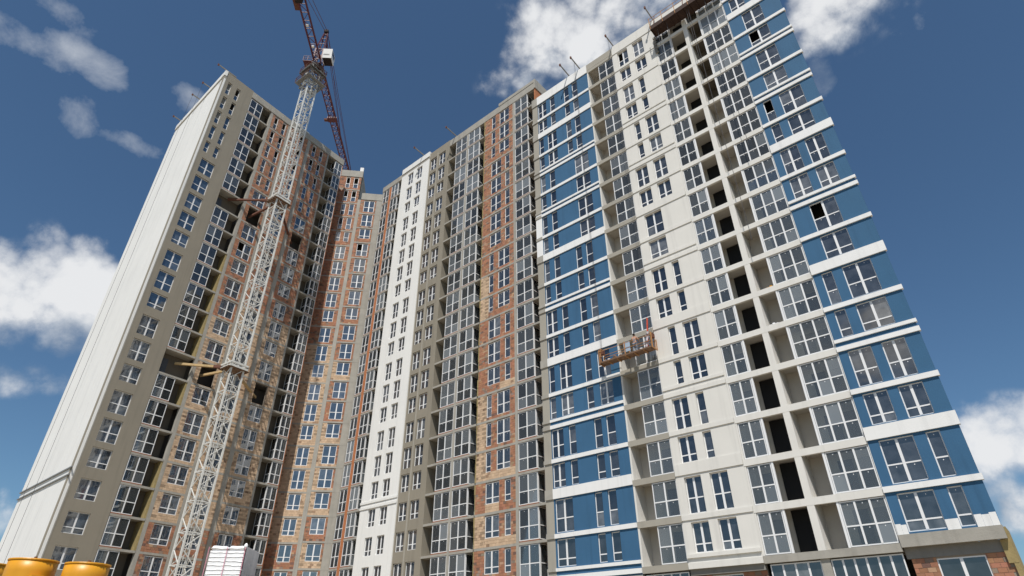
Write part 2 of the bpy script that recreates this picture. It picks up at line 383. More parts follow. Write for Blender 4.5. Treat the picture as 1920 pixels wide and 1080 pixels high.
# ================================================================== RIGHT BLOCK (blue and beige)
_r = ray(1873, 975); CR = (_r.x * 32 / _r.y, 32.0); AZR = -48.96
FR = Face(CR, AZR, 1)
RB = thing('apartment_building', (CR[0], CR[1], 0), 'finished high-rise block in blue and beige render with white bands, nearest on the right', 'building')
RTOP = 62.0
def bands_at(k):
    if k == 17: return [(60.62, RTOP)]
    if k % 2 == 0: return [(9.57 + 3 * k, 9.90 + 3 * k)]
    if k in (1, 5, 9, 15): return [(9.62 + 3 * k, 10.42 + 3 * k)]
    return [(9.55 + 3 * k, 9.87 + 3 * k), (10.17 + 3 * k, 10.40 + 3 * k)]
btop = lambda k: bands_at(k)[-1][1]
bbot = lambda k: bands_at(k)[0][0]
def rwin(k, m=.08): return btop(k) + m, bbot(k + 1) - m
rtr = lambda k: .42 if k % 2 == 0 else .27
# blue bay at the right-hand corner
pA = {-1: 'WN', 0: 'WN', 1: 'TT', 2: 'TT', 3: 'NW', 4: 'NW', 5: 'C', 6: 'C', 7: 'TT', 8: 'TT', 9: 'NW', 10: 'NW', 11: 'C', 12: 'C', 13: 'C', 14: 'C', 15: 'TT', 16: 'TT'}
sA = {'WN': [(2.30, 4.13, 2), (.97, 1.68, 1)], 'TT': [(2.75, 4.15, 2), (.85, 2.18, 2)], 'NW': [(3.43, 4.15, 1), (.98, 2.80, 2)], 'C': [(1.62, 3.44, 2)]}
holes = []
for k in range(-1, 17):
    z0, z1 = rwin(k) if k >= 0 else (7.40, 9.46)
    for i, (a, b, n) in enumerate(sA[pA[k]]):
        holes.append((a, b, z0, z1)); miss = ()
        if (k, i) in ((6, 0),): miss = (3,)
        if (k, i) in ((10, 0),): miss = (1,)
        if (k, i) in ((13, 0),): miss = (3,)
        window(FR, RB, a, b, z0, z1, w=-.14, cols=n, tr=rtr(k), missing=miss, glass='glassgrey')
MB(FR).wall(0, 4.68, 7.305, 61.2, holes, depth=.22).build('wall', 'blue', RB)
for a, b, zt in ((.0, .30, 7.95), (.305, .64, 7.88), (.645, .965, 7.92), (1.685, 2.295, 7.84), (4.135, 4.40, 7.80), (4.405, 4.675, 7.86)):
    MB(FR).box(a, b, -.02, .006, 7.306, zt).build('primer_patch', 'whiteband', RB)
MB(FR).box(-.04, 4.70, -.3, .07, 6.66, 7.30).build('plinth_beam', 'concrete', RB)
for k in range(0, 18):
    for a, b in bands_at(k): MB(FR).box(-.10, 4.70, -.15, .10, a, b).build('band', 'whiteband', RB)
# blue side wall with the band returns
sw = MB(FR); sw._add([FR.pt(u, w, z) for z in (7.3, 61.9) for u, w in ((0, -.31), (1.9, -14.5), (2.2, -14.5), (.3, -.31))], [(0, 1, 2, 3), (7, 6, 5, 4), (0, 4, 5, 1), (1, 5, 6, 2), (2, 6, 7, 3), (3, 7, 4, 0)]); sw.build('side_wall', 'blue', RB)
# storey below: red block masonry, block by block, with a big window and mineral wool on the corner
Z0 = 3.2
gh = [(1.15, 3.35, 3.4, 6.02)]
MB(FR).wall(.0, 4.5, Z0, 6.10, gh, w=-.36, depth=.2, edge=.2).build('wall', 'mortar', RB)
MB(FR).box(.25, 4.68, -.55, -.30, 6.10, 6.655).build('lintel', 'concretedark', RB)
rnd = random.Random(5)
H_ = .235; Lb = .40
for c in range(12):
    za = 6.09 - (c + 1) * H_
    x = .30 - (.2 if c % 2 else 0)
    while x < 4.45:
        xa, xb = max(x, .05) + .007, min(x + Lb, 4.5) - .007
        for (ha, hb) in ((gh[0][0], gh[0][1]),):
            if xa < hb and xb > ha:
                if xa < ha - .04: xb = ha
                elif xb > hb + .04: xa = hb
                else: xa = xb = 0
        if xb - xa > .04:
            b = MB(FR); b.box(xa, xb, -.40, -.345 + rnd.uniform(0, .014), za + .007, za + H_ - .007, col=tone_red(rnd)); b.build('brick', 'brick', RB)
        x += Lb
window(FR, RB, 1.15, 3.35, 3.4, 6.02, w=-.42, cols=2, tr=0)
for i, (a, b, z0, z1) in enumerate(((-.10, .32, 5.55, 6.64), (-.12, .12, 4.65, 5.545), (-.10, .30, 3.2, 4.645))):
    MB(FR).box(a, b, -.5, -.20 - .01 * i, z0, z1).build('insulation_slab', 'insul', RB)
MB(FR).box(-.12, .3, -2.6, -.52, 3.2, 7.28).build('insulation_sheet', 'insul', RB)
# open loggias and glazing between the blue corner and the panelled wall
for k in range(-1, 18):
    zt = 9.90 + 3 * k; zb = zt - .44
    raw = k == -1
    MB(FR).box(4.72, 12.34, -.22, .02, zb, zt).build('beam', 'concrete' if raw else 'beige', RB)
    MB(FR).box(4.72, 12.34, -1.60, -.22, zt - .26, zt - .03).build('slab', 'loggia', RB)
    if k == 17: continue
    dark = k >= 12
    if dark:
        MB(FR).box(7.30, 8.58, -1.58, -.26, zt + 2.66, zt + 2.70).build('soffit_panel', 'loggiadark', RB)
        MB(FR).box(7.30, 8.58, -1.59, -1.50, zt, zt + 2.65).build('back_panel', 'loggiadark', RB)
    MB(FR).box(9.06, 10.50, -1.59, -1.50, zt + .0, zt + 2.68).build('black_panel', 'black', RB)  # plain near-black panel across the back wall
    window(FR, RB, 4.76, 7.22, zt + .03, zb + 3 - .03, w=-.10, cols=3, tr=.44, glass='clear', name='balcony_glazing')
    window(FR, RB, 10.60, 12.20, zt + .03, zb + 3 - .03, w=-.10, cols=2, tr=.44, glass='clear', name='balcony_glazing')
    for u in (5.0, 6.1): MB(FR).box(u, u + .85, -1.60, -1.545, zt + .1, zt + 2.25).build('balcony_door', 'door', RB)
    MB(FR).box(10.9, 11.75, -1.60, -1.545, zt + .1, zt + 2.25).build('balcony_door', 'door', RB)
    for u in (7.24, 10.44): MB(FR).box(u, u + .13, -.16, -.03, zt, zb + 3).build('post', 'frame', RB)
MB(FR).box(8.60, 9.04, -1.55, .012, 6.90, 60.9).build('column', 'beige', RB)
MB(FR).box(4.70, 12.36, -1.85, -1.60, 6.5, 61.9).build('loggia_wall', 'loggia', RB)
MB(FR).box(12.22, 12.352, -1.6, .0, 6.9, 60.9).build('pier', 'beige', RB)
MB(FR).box(4.68, 4.725, -1.6, -.02, 6.9, 60.9).build('pier', 'whiteband', RB)
MB(FR).box(4.70, 12.36, -.3, .03, 60.95, RTOP).build('parapet', 'beige', RB)
# panelled beige wall with its mouldings
pE = {-1: 'LR', 0: 'LR', 1: 'Ln', 2: 'Ln', 3: 'nR', 4: 'nR', 5: 'Ln', 6: 'Ln', 7: 'W', 8: 'W', 9: 'LR', 10: 'LR', 11: 'nR', 12: 'nR', 13: 'Ln', 14: 'Ln', 15: 'LR', 16: 'LR'}
sE = {'L': (15.50, 16.78, 2), 'R': (13.55, 14.85, 2), 'n': None, 'W': (14.90, 16.62, 2)}
holes = []
for k in range(-1, 17):
    z0, z1 = rwin(k, .06); z1 -= .10
    for c in pE[k]:
        if c == 'n': a, b, n = (14.18, 14.83, 1) if pE[k] == 'Ln' else (15.51, 16.14, 1)
        else: a, b, n = sE[c]
        holes.append((a, b, z0, z1)); window(FR, RB, a, b, z0, z1, w=-.22, cols=n, tr=rtr(k), missing=(3,) if (k, c) == (16, 'L') else ())
MB(FR).wall(12.36, 17.36, 6.6, 60.8, holes, depth=.30, edge=.5).build('wall', 'beige', RB)
for k in range(-1, 18):
    for a, b in bands_at(k):
        if k == -1 and a < 7: a = 6.5
        MB(FR).box(12.36, 17.38, -.1, .065 if k > -1 else .12, a, b if k < 17 else RTOP + .05).build('moulding', 'beige', RB)
MB(FR).box(12.36, 17.36, -.5, -.05, 6.12, 6.49).build('lintel', 'concretedark', RB)
# left loggia of the block
for k in range(-1, 18):
    zt = 9.93 + 3 * k; zb = zt - .44
    MB(FR).box(17.38, 20.93, -.25, .015, zb, zt).build('beam', 'taupelight', RB)
    MB(FR).box(17.38, 20.93, -1.50, -.25, zt - .28, zt - .03).build('slab', 'loggia', RB)
    if k == 17: continue
    window(FR, RB, 17.42, 19.40, zt + .03, zb + 3 - .03, w=-.10, cols=2, tr=.44, glass='clear', name='balcony_glazing')
    MB(FR).box(18.0, 18.9, -1.50, -1.445, zt + .1, zt + 2.25).build('balcony_door', 'door', RB)
    if k in (10,): MB(FR).box(20.2, 20.7, -.6, -.25, zt - .02, zt + .22).build('brick_pile', 'redstrip', RB)
MB(FR).box(17.36, 20.95, -1.75, -1.50, 6.5, 61.9).build('loggia_wall', 'loggia', RB)
MB(FR).box(20.80, 20.945, -1.5, .0, 6.6, 60.9).build('pier', 'beige', RB)
MB(FR).box(17.365, 17.42, -1.5, -.01, 6.6, 60.9).build('pier', 'beige', RB)
MB(FR).box(17.36, 20.93, -.3, .02, 60.96, RTOP - .05).build('parapet', 'taupelight', RB)
# left blue bay
n1, n2, w1, t1, t2, na = (27.77, 28.44, 1), (26.42, 27.18, 1), (26.56, 28.35, 2), (27.14, 28.44, 2), (25.86, 27.20, 2), (25.84, 26.58, 1)
r1, r2, q1, q2, rw, rt = (23.73, 24.46, 1), (22.46, 23.25, 1), (23.21, 23.98, 1), (21.94, 22.78, 1), (21.91, 23.72, 2), (21.79, 23.11, 2)
pG = {-1: [w1, r1, r2], 0: [w1, r1, r2], 1: [t1, na, q1, q2], 2: [t1, na, q1, q2], 3: [n1, t2, r1, rt], 4: [n1, t2, r1, rt], 5: [t1, na, r1, r2], 6: [t1, na, r1, r2],
      7: [n1, n2, r1, r2], 8: [n1, n2, r1, r2], 9: [n1, n2, rw], 10: [n1, n2, rw], 11: [n1, n2, rw], 12: [n1, n2, rw], 13: [n1, t2, r1, r2], 14: [n1, t2, r1, r2], 15: [t1, na, r1, r2], 16: [t1, na, r1, r2]}
holes = []
for k in range(-1, 17):
    z0, z1 = rwin(k)
    for a, b, n in pG[k]:
        holes.append((a, b, z0, z1)); window(FR, RB, a, b, z0, z1, w=-.15, cols=n, tr=rtr(k))
MB(FR).wall(20.95, 28.47, 6.45, 61.0, holes, depth=.22).build('wall', 'blue', RB)
for k in range(-1, 18):
    for a, b in bands_at(k):
        MB(FR).box(20.95, 28.49, -.1, .085, a, b).build('band', 'whiteband', RB)
        MB(FR).box(28.49, 29.34, -.1, .075, a, b).build('band_stub', 'concrete', RB)
MB(FR).box(28.47, 29.30, -.5, -.012, 3.0, 61.2).build('pier', 'taupelight', RB)
MB(FR).box(28.48, 29.31, -.3, .012, 37.5, 43.3).build('painted_patch', 'whiteband', RB)
MB(FR).box(20.95, 28.49, -.6, .02, 3.0, 6.44).build('plinth', 'concrete', RB)
# ground storey shopfronts
window(FR, RB, 4.80, 8.55, 3.3, 6.40, w=-.25, cols=6, tr=0, name='shopfront')
window(FR, RB, 9.10, 12.10, 3.3, 6.40, w=-.25, cols=4, tr=0, name='shopfront')
MB(FR).box(8.58, 9.08, -.5, -.1, 3.0, 6.45).build('column', 'concrete', RB)
window(FR, RB, 17.55, 20.8, 3.3, 6.40, w=-.25, cols=5, tr=0, name='shopfront')
eh = [(13.9, 16.0, 3.3, 6.05)]
MB(FR).wall(12.36, 17.36, 3.0, 6.12, eh, w=-.30, depth=.2, edge=.2).build('wall', 'mortar', RB)
for c in range(12):
    za = 6.11 - (c + 1) * H_; x = 12.37 - (.2 if c % 2 else 0)
    while x < 17.3:
        xa, xb = max(x, 12.37) + .007, min(x + Lb, 17.35) - .007
        if xa < 16.0 and xb > 13.9:
            if xa < 13.86: xb = 13.9
            elif xb > 16.04: xa = 16.0
            else: xa = xb = 0
        if xb - xa > .04 and c < 5:
            b = MB(FR); b.box(xa, xb, -.34, -.285 + rnd.uniform(0, .014), za + .007, za + H_ - .007, col=tone_red(rnd)); b.build('brick', 'brick', RB)
        x += Lb
window(FR, RB, 13.9, 16.0, 3.3, 6.05, w=-.36, cols=2, tr=0)
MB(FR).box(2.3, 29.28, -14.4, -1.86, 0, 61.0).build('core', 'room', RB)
MB(FR).box(.32, 29.28, -1.855, -.32, 61.02, 61.22).build('roof_slab', 'concretedark', RB)
MB(FR).box(2.3, 29.28, -14.4, -1.86, 61.02, 61.25).build('roof_slab', 'concretedark', RB)
MB(FR).box(0.26, 29.29, -1.87, -.56, 0, 3.19).build('basement_wall', 'concrete', RB)

# ================================================================== MIDDLE BLOCK (brick, taupe, white; still unfinished)
inn = Vector((0.65658576, 0.75425138)); PM = (CR[0] + 1.65 * inn.x, CR[1] + 1.65 * inn.y)
FM = Face(PM, AZR, 1)
p0 = FM.pt(30.2, 0, 0)
MBD = thing('apartment_building', tuple(p0), 'unfinished brick high-rise block with white and taupe strips behind the blue block', 'building')
ZM = 9.97
KLO, KHI = -1, 18
def glazed_bay(a, b, op0, op1, cols=2, ret=True, opside='low', kset=range(KLO, KHI + 1), face=FM, root=None, base=ZM, inside='midloggia', depth=1.35, glass='clear', skip=(), postmat='concrete'):
    """unfinished balcony bay: glazing a..b, open end op0..op1, slab edges with a brick course, return glass"""
    root = root or MBD
    lo, hi = min(a, op0), max(b, op1)
    for k in kset:
        zs = base + 3 * k
        MB(face).box(lo, hi, -depth, .03, zs - .22, zs).build('slab', 'concrete', root)
        if k > KHI + 2: continue
        if k not in skip:
            MB(face).box(a, b, -.10, .016, zs, zs + .11).build('sill_course', 'redstrip', root)
            window(face, root, a + .02, b - .02, zs + .12, zs + 2.75, w=-.06, cols=cols, tr=.43, glass=glass, name='balcony_glazing')
            if ret:
                uu = a if opside == 'low' else b
                p = face.pt(uu + (.04 if opside == 'low' else -.04), -.13, zs + .12)
                turn = -math.pi / 2 if face.out > 0 else math.pi / 2
                window(face, root, 0, 1.0, zs + .12, zs + 2.75, cols=1, tr=.43, glass=glass, name='balcony_return', turn=turn, at=p)
        MB(face).box(a + .3, a + 1.15, -depth, -depth + .05, zs + .1, zs + 2.2).build('balcony_door', 'door', root)
    MB(face).box(lo, hi, -depth - .25, -depth, base + 3 * kset[0] - 3, base + 3 * kset[-1] + 3).build('loggia_wall', inside, root)
K19 = range(KLO, KHI + 1)
# J
glazed_bay(31.40, 33.64, 30.20, 31.40)
MB(FM).box(33.65, 33.98, -1.5, .02, 4.0, 66.9).build('column', 'concrete', MBD)
# K : block masonry, alternating wide and narrow windows
rnd = random.Random(11)
BUFFK = {0: 'L', 2: 'L', 3: 'L', 4: 'L', 5: 'l', 8: 'L', 9: 'L'}
kb = MB(FM); kh = []
for k in K19:
    z0, z1 = wz(ZM, k); WL = k in (-1, 0, 1, 5, 6, 7, 11, 12, 13, 14, 15)
    hs = [(36.03, 37.80, 2), (34.60, 35.35, 1)] if WL else [(37.15, 37.84, 1), (34.66, 36.40, 2)]
    for a, b, n in hs: window(FM, MBD, a, b, z0, z1, w=-.10, cols=n, tr=wtr(k), glass='glassgrey')
    hh = [(a, b, z0, z1) for a, b, n in hs]; kh += hh
    left = max(h[1] for h in hh); zf, zc = ZM + 3 * k, ZM + 3 * k + 2.77
    tl = tone_buff if BUFFK.get(k) == 'L' else tone_red
    blocks(kb, left, 39.10, zf, zc, [], tl, rnd, quoin=tl is tone_buff)
    blocks(kb, 33.98, left, z0, zc, hh, tone_red, rnd)
    if z0 - zf > .4:
        mid = hh[0][0] if len(hh) > 1 else 36
        blocks(kb, 33.98, left - 1.75, zf, z0, [], tone_buff if k in (0, 5, 2) else tone_red, rnd)
        blocks(kb, left - 1.75, left, zf, z0, [], tone_buff if k in (0, 1, 2) else tone_red, rnd)
    else: blocks(kb, 33.98, left, zf, z0, [], tone_red, rnd)
    MB(FM).box(33.98, 39.12, -.3, .014, zf - .22, zf).build('slab', 'concrete', MBD)
o = kb.build('blockwork', 'brick', MBD); o['kind'] = 'stuff'
MB(FM).wall(33.98, 39.10, 4.0, 66.8, kh, w=-.03, depth=.25).build('wall', 'mortar', MBD)
for k in K19:
    for i in range(3):
        MB(FM).box(39.10, 39.10 + rnd.uniform(.10, .2), -.35, rnd.uniform(-.05, .03), ZM + 3 * k + .93 * i, ZM + 3 * k + .93 * (i + 1) - .03).build('insulation_slab', 'insul', MBD)
# L and M
glazed_bay(40.23, 42.42, 39.28, 40.23)
glazed_bay(42.74, 45.03, 45.03, 46.42, ret=False, opside='high', inside='midloggia')
MB(FM).box(42.42, 42.74, -1.3, .012, 4.0, 66.8).build('strip', 'concrete', MBD)
# P : taupe wall, Q : white wall
hp, hq = [], []
for k in K19:
    z0, z1 = wz(ZM, k)
    for a, b in ((47.32, 48.74), (49.28, 50.66)): hp.append((a, b, z0, z1)); window(FM, MBD, a, b, z0, z1, w=-.20, cols=2, tr=wtr(k), glass='glassgrey')
    for a, b in ((52.42, 53.70), (54.50, 55.80)): hq.append((a, b, z0, z1)); window(FM, MBD, a, b, z0, z1, w=-.07, cols=2, tr=wtr(k), glass='glassgrey')
MB(FM).wall(46.42, 50.87, 4.0, 68.15, hp, depth=.30, edge=1.4).build('wall', 'taupe', MBD)
MB(FM).box(48.92, 49.12, -.05, .03, 4.0, 67.2).build('pilaster', 'taupelight', MBD)
MB(FM).wall(50.87, 57.35, 4.0, 67.0, hq, depth=.24, edge=1.3, w=.12).build('wall', 'white', MBD)
for k in K19:
    if k in (6, 9, 13): continue
for z in (15.72, 16.30): MB(FM).box(50.86, 57.38, 0, .20, z, z + .26).build('moulding', 'white', MBD)
MB(FM).box(50.88, 57.34, -.2, .08, 67.0, 67.55).build('parapet', 'concrete', MBD)
MB(FM).box(50.88, 57.34, -.2, .17, 67.55, 68.55).build('parapet', 'white', MBD)
# R and S
glazed_bay(58.31, 59.96, 57.35, 58.31)
glazed_bay(60.50, 62.02, 60.50, 62.02, ret=False)
MB(FM).box(59.97, 60.49, -.3, .012, 4.0, 66.8).build('strip', 'orange', MBD)
MB(FM).box(62.03, 62.28, -1.3, .012, 4.0, 66.9).build('column', 'concrete', MBD)
# roof edge
MB(FM).box(30.15, 46.41, -.35, .05, 66.75, 67.95).build('parapet', 'concrete', MBD)
MB(FM).box(57.36, 62.30, -.35, .05, 66.75, 67.75).build('parapet', 'concrete', MBD)
MB(FM).box(30.12, 36.5, -.36, .10, 67.96, 68.5).build('parapet_cap', 'concrete', MBD)
MB(FM).box(30.0, 30.19, -13.5, -.0, 0, 66.74).build('end_wall', 'orange', MBD)
MB(FM).box(29.9, 30.145, -13.5, .12, 66.75, 68.52).build('parapet', 'concrete', MBD)
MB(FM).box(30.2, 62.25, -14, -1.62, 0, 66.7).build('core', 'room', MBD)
MB(FM).box(30.2, 62.25, -14, -.36, 66.72, 66.95).build('roof_slab', 'concretedark', MBD)
MB(FM).box(30.2, 62.25, -1.6, -.02, 0, 3.98).build('basement_wall', 'concrete', MBD)

# ================================================================== LEFT TOWER with its chamfered corner
_v = ray(422, 140); CL = (_v.x * 56.3 / _v.y, 56.3); AZL = 35.5
FL = Face(CL, AZL, -1); FS = Face(CL, -49.2, 1)
LT = thing('apartment_building', (CL[0], CL[1], 0), 'tall unfinished tower with blank white side wall and brick front behind the crane', 'building')
ZL = 10.38
KL = range(-1, 21)
BLK = (6, 14)            # storeys where the crane ties go in: glazing and windows left out
holes = []
for k in KL:
    z0, z1 = wz(ZL, k)
    if k >= 16:
        for a, b in ((.82, 1.42), (2.20, 2.80)):
            holes.append((a, b, z0, z1))
            window(FL, LT, a, b, z0, z1, w=-.22, cols=1, tr=.42, glass='glassblue', missing=(1,) if (k >= 18 and not (k == 18 and a > 2)) else ())
    else:
        holes.append((1.06, 2.96, z0, z1)); window(FL, LT, 1.06, 2.96, z0, z1, w=-.20, cols=2, tr=wtr(k), glass='glassblue')
MB(FL).wall(0, 4.60, 3.0, 74.7, holes, depth=.32, edge=.4).build('wall', 'taupe', LT)
# white side wall of tall panels, with a double ledge and the roof groove
us = [0.0, 3.2, 6.6, 9.4, 12.3, 16.3]
for i in range(5):
    MB(FS).box(us[i] + (.008 if i else .004), us[i + 1] - .008, -.3, .003 * (i % 2), 3.0, 73.2).build('panel', 'white', LT)
MB(FS).box(0.02, 16.3, -.4, -.31, 3.0, 74.0).build('side_wall', 'concrete', LT)
MB(FS).box(.0, 16.32, -.3, -.02, 73.21, 73.75).build('parapet', 'concrete', LT)
MB(FS).box(-.05, 16.35, -.3, .10, 73.75, 74.75).build('parapet', 'white', LT)
for z in (16.05, 16.75): MB(FS).box(-.25, 16.4, .02, .14, z, z + .12).build('ledge_rail', 'steel', LT)
# front: loggia, masonry bays, loggia
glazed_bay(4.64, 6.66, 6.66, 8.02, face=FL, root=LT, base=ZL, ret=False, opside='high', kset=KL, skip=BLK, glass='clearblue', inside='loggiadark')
for k in KL:
    zs = ZL + 3 * k
    if k in (0, 1, 2, 5, 7, 8, 9, 10, 11): MB(FL).box(7.86, 8.06, -1.3, -.02, zs + .01, zs + 2.77).build('insulation_slab', 'insul', LT)
MB(FL).box(8.07, 8.46, -.4, .02, 3.0, 73.3).build('column', 'concrete', LT)
bays = [(8.46, 11.30, (9.05, 10.95), ((8.90, 9.50), (10.35, 10.95)), range(1, 9)), (11.92, 15.12, (12.40, 14.25), ((12.40, 13.0), (13.7, 14.3)), range(1, 10)), (15.70, 19.15, (16.28, 18.04), ((16.24, 16.88), (17.71, 18.30)), range(1, 10))]
lw = []; rnd = random.Random(21)
for bi, (u0, u1, wide, narrow, buff) in enumerate(bays):
    lb = MB(FL); hh_all = []
    for k in KL:
        z0, z1 = wz(ZL, k); zf, zc = ZL + 3 * k, ZL + 3 * k + 2.78
        if k >= 16:
            hh = [(a, b, z0, z1) for a, b in narrow]
            for i, (a, b) in enumerate(narrow): window(FL, LT, a, b, z0, z1, w=-.10, cols=1, tr=.42, glass='glassblue', missing=(1,) if k >= 19 or (k == 18 and i) else ())
        elif k in BLK and bi != 1: z0, z1 = zf + .05, zf + 2.70; hh = [(*wide, z0, z1)]
        else:
            hh = [(*wide, z0, z1)]; window(FL, LT, *wide, z0, z1, w=-.10, cols=2, tr=wtr(k), glass='glassblue', missing=(1,) if (bi, k) == (0, 12) else ())
        tn = tone_buff if k in buff else tone_red
        blocks(lb, u0, u1, zf, z0, [], tn, rnd, quoin=k in buff); blocks(lb, u0, u1, z0, zc, hh, tn, rnd, quoin=k in buff)
        hh_all += hh
        MB(FL).box(u0, u1, -.3, .013, zf - .22, zf).build('slab', 'concrete', LT)
    o = lb.build('blockwork', 'brick', LT); o['kind'] = 'stuff'
    MB(FL).wall(u0, u1, 3.0, 73.3, hh_all, w=-.03, depth=.25).build('wall', 'mortar', LT)
for a, b in ((11.30, 11.92), (15.12, 15.70), (19.15, 19.42)): MB(FL).box(a, b, -.4, .02, 3.0, 73.3).build('column', 'concrete', LT)
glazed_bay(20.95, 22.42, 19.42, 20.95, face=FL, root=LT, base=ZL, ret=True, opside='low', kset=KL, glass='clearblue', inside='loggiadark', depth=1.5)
MB(FL).box(22.42, 22.50, -2.6, -.0, 3.0, 73.2).build('end_wall', 'orange', LT)
MB(FL).box(4.60, 22.55, -.35, .06, 73.36, 74.55).build('parapet', 'concrete', LT)
MB(FL).box(11.95, 14.0, -1.2, -.3, 74.56, 75.3).build('roof_upstand', 'white', LT); MB(FL).box(14.1, 15.2, -1.2, -.3, 74.56, 75.1).build('roof_upstand', 'white', LT)
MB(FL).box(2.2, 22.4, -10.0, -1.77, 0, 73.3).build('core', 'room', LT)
MB(FL).box(.5, 22.4, -1.76, -.36, 73.31, 73.5).build('roof_slab', 'concretedark', LT)
MB(FL).box(2.2, 22.4, -10, -1.765, 73.31, 73.55).build('roof_slab', 'concretedark', LT)
for k in BLK:
    for d in (0, 2.78): MB(FL).box(8.48, 19.1, -1.76, -.31, ZL + 3 * k - .2 + d, ZL + 3 * k + d).build('floor_slab', 'room', LT)
MB(FL).box(.42, 22.4, -1.76, -.06, 0, 2.99).build('basement_wall', 'concrete', LT)
MB(FS).box(.42, 16.2, -1.5, -.41, 0, 73.7).build('core', 'concretedark', LT)
# chamfered corner: two bays, the right one lower and standing forward
t1_ = math.tan(R(-17.9)); FC1 = Face((77.6 * t1_, 77.6), 83, -1); FC2 = Face((76.5 * math.tan(R(-17.7)), 76.5), 83, -1)
for fi, (FC, u0, u1, wide, narrow, kmax) in enumerate(((FC1, -5.4, -.5, (-2.66, -1.12), ((-3.05, -2.36), (-1.75, -.95)), 20), (FC2, -.26, 2.34, (.34, 2.06), None, 18))):
    cb = MB(FC); hh_all = []; ub = max(u0, -4.4)
    for k in range(-1, kmax + 1):
        z0, z1 = wz(ZL, k); zf, zc = ZL + 3 * k, ZL + 3 * k + 2.78
        if narrow and k >= 16:
            hh = [(a, b, z0, z1) for a, b in narrow]
            for a, b in narrow: window(FC, LT, a, b, z0, z1, w=-.10, cols=1, tr=.40, glass='glasspale', missing=(1,) if k >= 19 else ())
        else:
            hh = [(*wide, z0, z1)]; window(FC, LT, *wide, z0, z1, w=-.10, cols=2, tr=wtr(k), glass='glasspale', missing=(1,) if (fi, k) == (1, 15) else ())
        if fi == 0: tn = tone_buff if 1 <= k <= 9 else tone_red; tn2 = tn
        else: tn = tone_buff if k in (0, 2, 3, 4, 5, 8) else tone_red; tn2 = tone_red
        wmid = sum(wide) / 2
        blocks(cb, ub, u1, zf, z0, [], tn, rnd, quoin=tn is tone_buff)
        blocks(cb, ub, wmid, z0, zc, hh, tn, rnd, quoin=tn is tone_buff); blocks(cb, wmid, u1, z0, zc, hh, tn2, rnd, quoin=tn2 is tone_buff)
        hh_all += hh
        MB(FC).box(ub, u1 if fi == 0 else 6.2, -.3, .014 if fi == 0 else .03, zf - .22, zf).build('slab', 'concrete', LT)
    o = cb.build('blockwork', 'brick', LT); o['kind'] = 'stuff'
    MB(FC).wall(u0, u1, 3.0, ZL + 3 * (kmax + 1) - .1, hh_all, w=-.03, depth=.25).build('wall', 'mortar', LT)
    zr = ZL + 3 * (kmax + 1)
    MB(FC).box(u0, u1 + .12 if fi == 0 else 6.3, -.4, .06, zr - .1, zr + 1.3).build('parapet', 'concrete', LT)
MB(FC2).box(-.80, -.27, -1.3, .03, 3.0, 67.2).build('column', 'concrete', LT)
MB(FC2).box(2.35, 6.2, -.4, .02, 3.0, 67.2).build('wall', 'concrete', LT)
MB(FC1).box(-5.4, -.45, -10, -.9, 0, 74.0).build('core', 'room', LT)
MB(FC1).box(-5.4, -.45, -10, -.42, 74.05, 74.5).build('roof_slab', 'concretedark', LT)
MB(FC1).box(-.47, -.40, -10, -.42, 60, 74.4).build('side_wall', 'concrete', LT)
MB(FC2).box(-.7, 6.2, -10, -1.4, 0, 67.1).build('core', 'room', LT)
MB(FC2).box(-.7, 6.2, -10, -.42, 67.12, 67.3).build('roof_slab', 'concretedark', LT)
MB(FC1).box(-1.1, -.5, -.9, -.45, 74.7, 76.0).build('chimney', 'whiteband', LT)
finish_windows()

# ================================================================== TOWER CRANE
MC = Vector((63.3 * math.tan(R(-26.75)), 63.3, 0)); S2 = .78
CRN = thing('tower_crane', tuple(MC), 'white lattice tower crane with dark red jib, tied to the left tower', 'crane')
ex = Vector((FL.d.x, FL.d.y, 0)); ey = Vector((FL.n.x, FL.n.y, 0))
def mp(x, y, z): return MC + ex * x + ey * y + Vector((0, 0, z))
SEC = 3.0; NSEC = 28
cor = [(-S2, -S2), (S2, -S2), (S2, S2), (-S2, S2)]
sm = MB()
for x, y in cor: sm.bar(mp(x, y, 0), mp(x, y, SEC), .085, up=ex)
for i in range(4):
    a, b = cor[i], cor[(i + 1) % 4]
    sm.bar(mp(*a, .06), mp(*b, .06), .05)
    sm.bar(mp(*a, .06), mp(*[(p + q) / 2 for p, q in zip(b, cor[(i + 2) % 4])], .06), .025) if i == 0 else None
sec0 = sm.build('mast_section', 'mast', CRN)
br = []
for i in range(4):
    a, b = cor[i], cor[(i + 1) % 4]
    b0 = MB(); b0.bar(mp(*a, .06), mp(*b, 1.5), .04); br.append(b0.build('brace', 'mast', CRN))
    b1 = MB(); b1.bar(mp(*b, 1.5), mp(*a, SEC - .02), .04); br.append(b1.build('brace', 'mast', CRN))
for o in br: o.parent = sec0
for n in range(1, NSEC):
    c = sec0.copy(); C.objects.link(c); c.location = (0, 0, n * SEC)
    for o in br:
        d = o.copy(); C.objects.link(d); d.parent = c
# ladder inside the mast
ld = MB()
for x in (-.2, .2): ld.bar(mp(x, -.45, .5), mp(x, -.45, 80), .025, up=ex)
for i in range(130): ld.bar(mp(-.2, -.45, .8 + i * .6), mp(.2, -.45, .8 + i * .6), .015)
ld.build('ladder', 'mast', CRN)
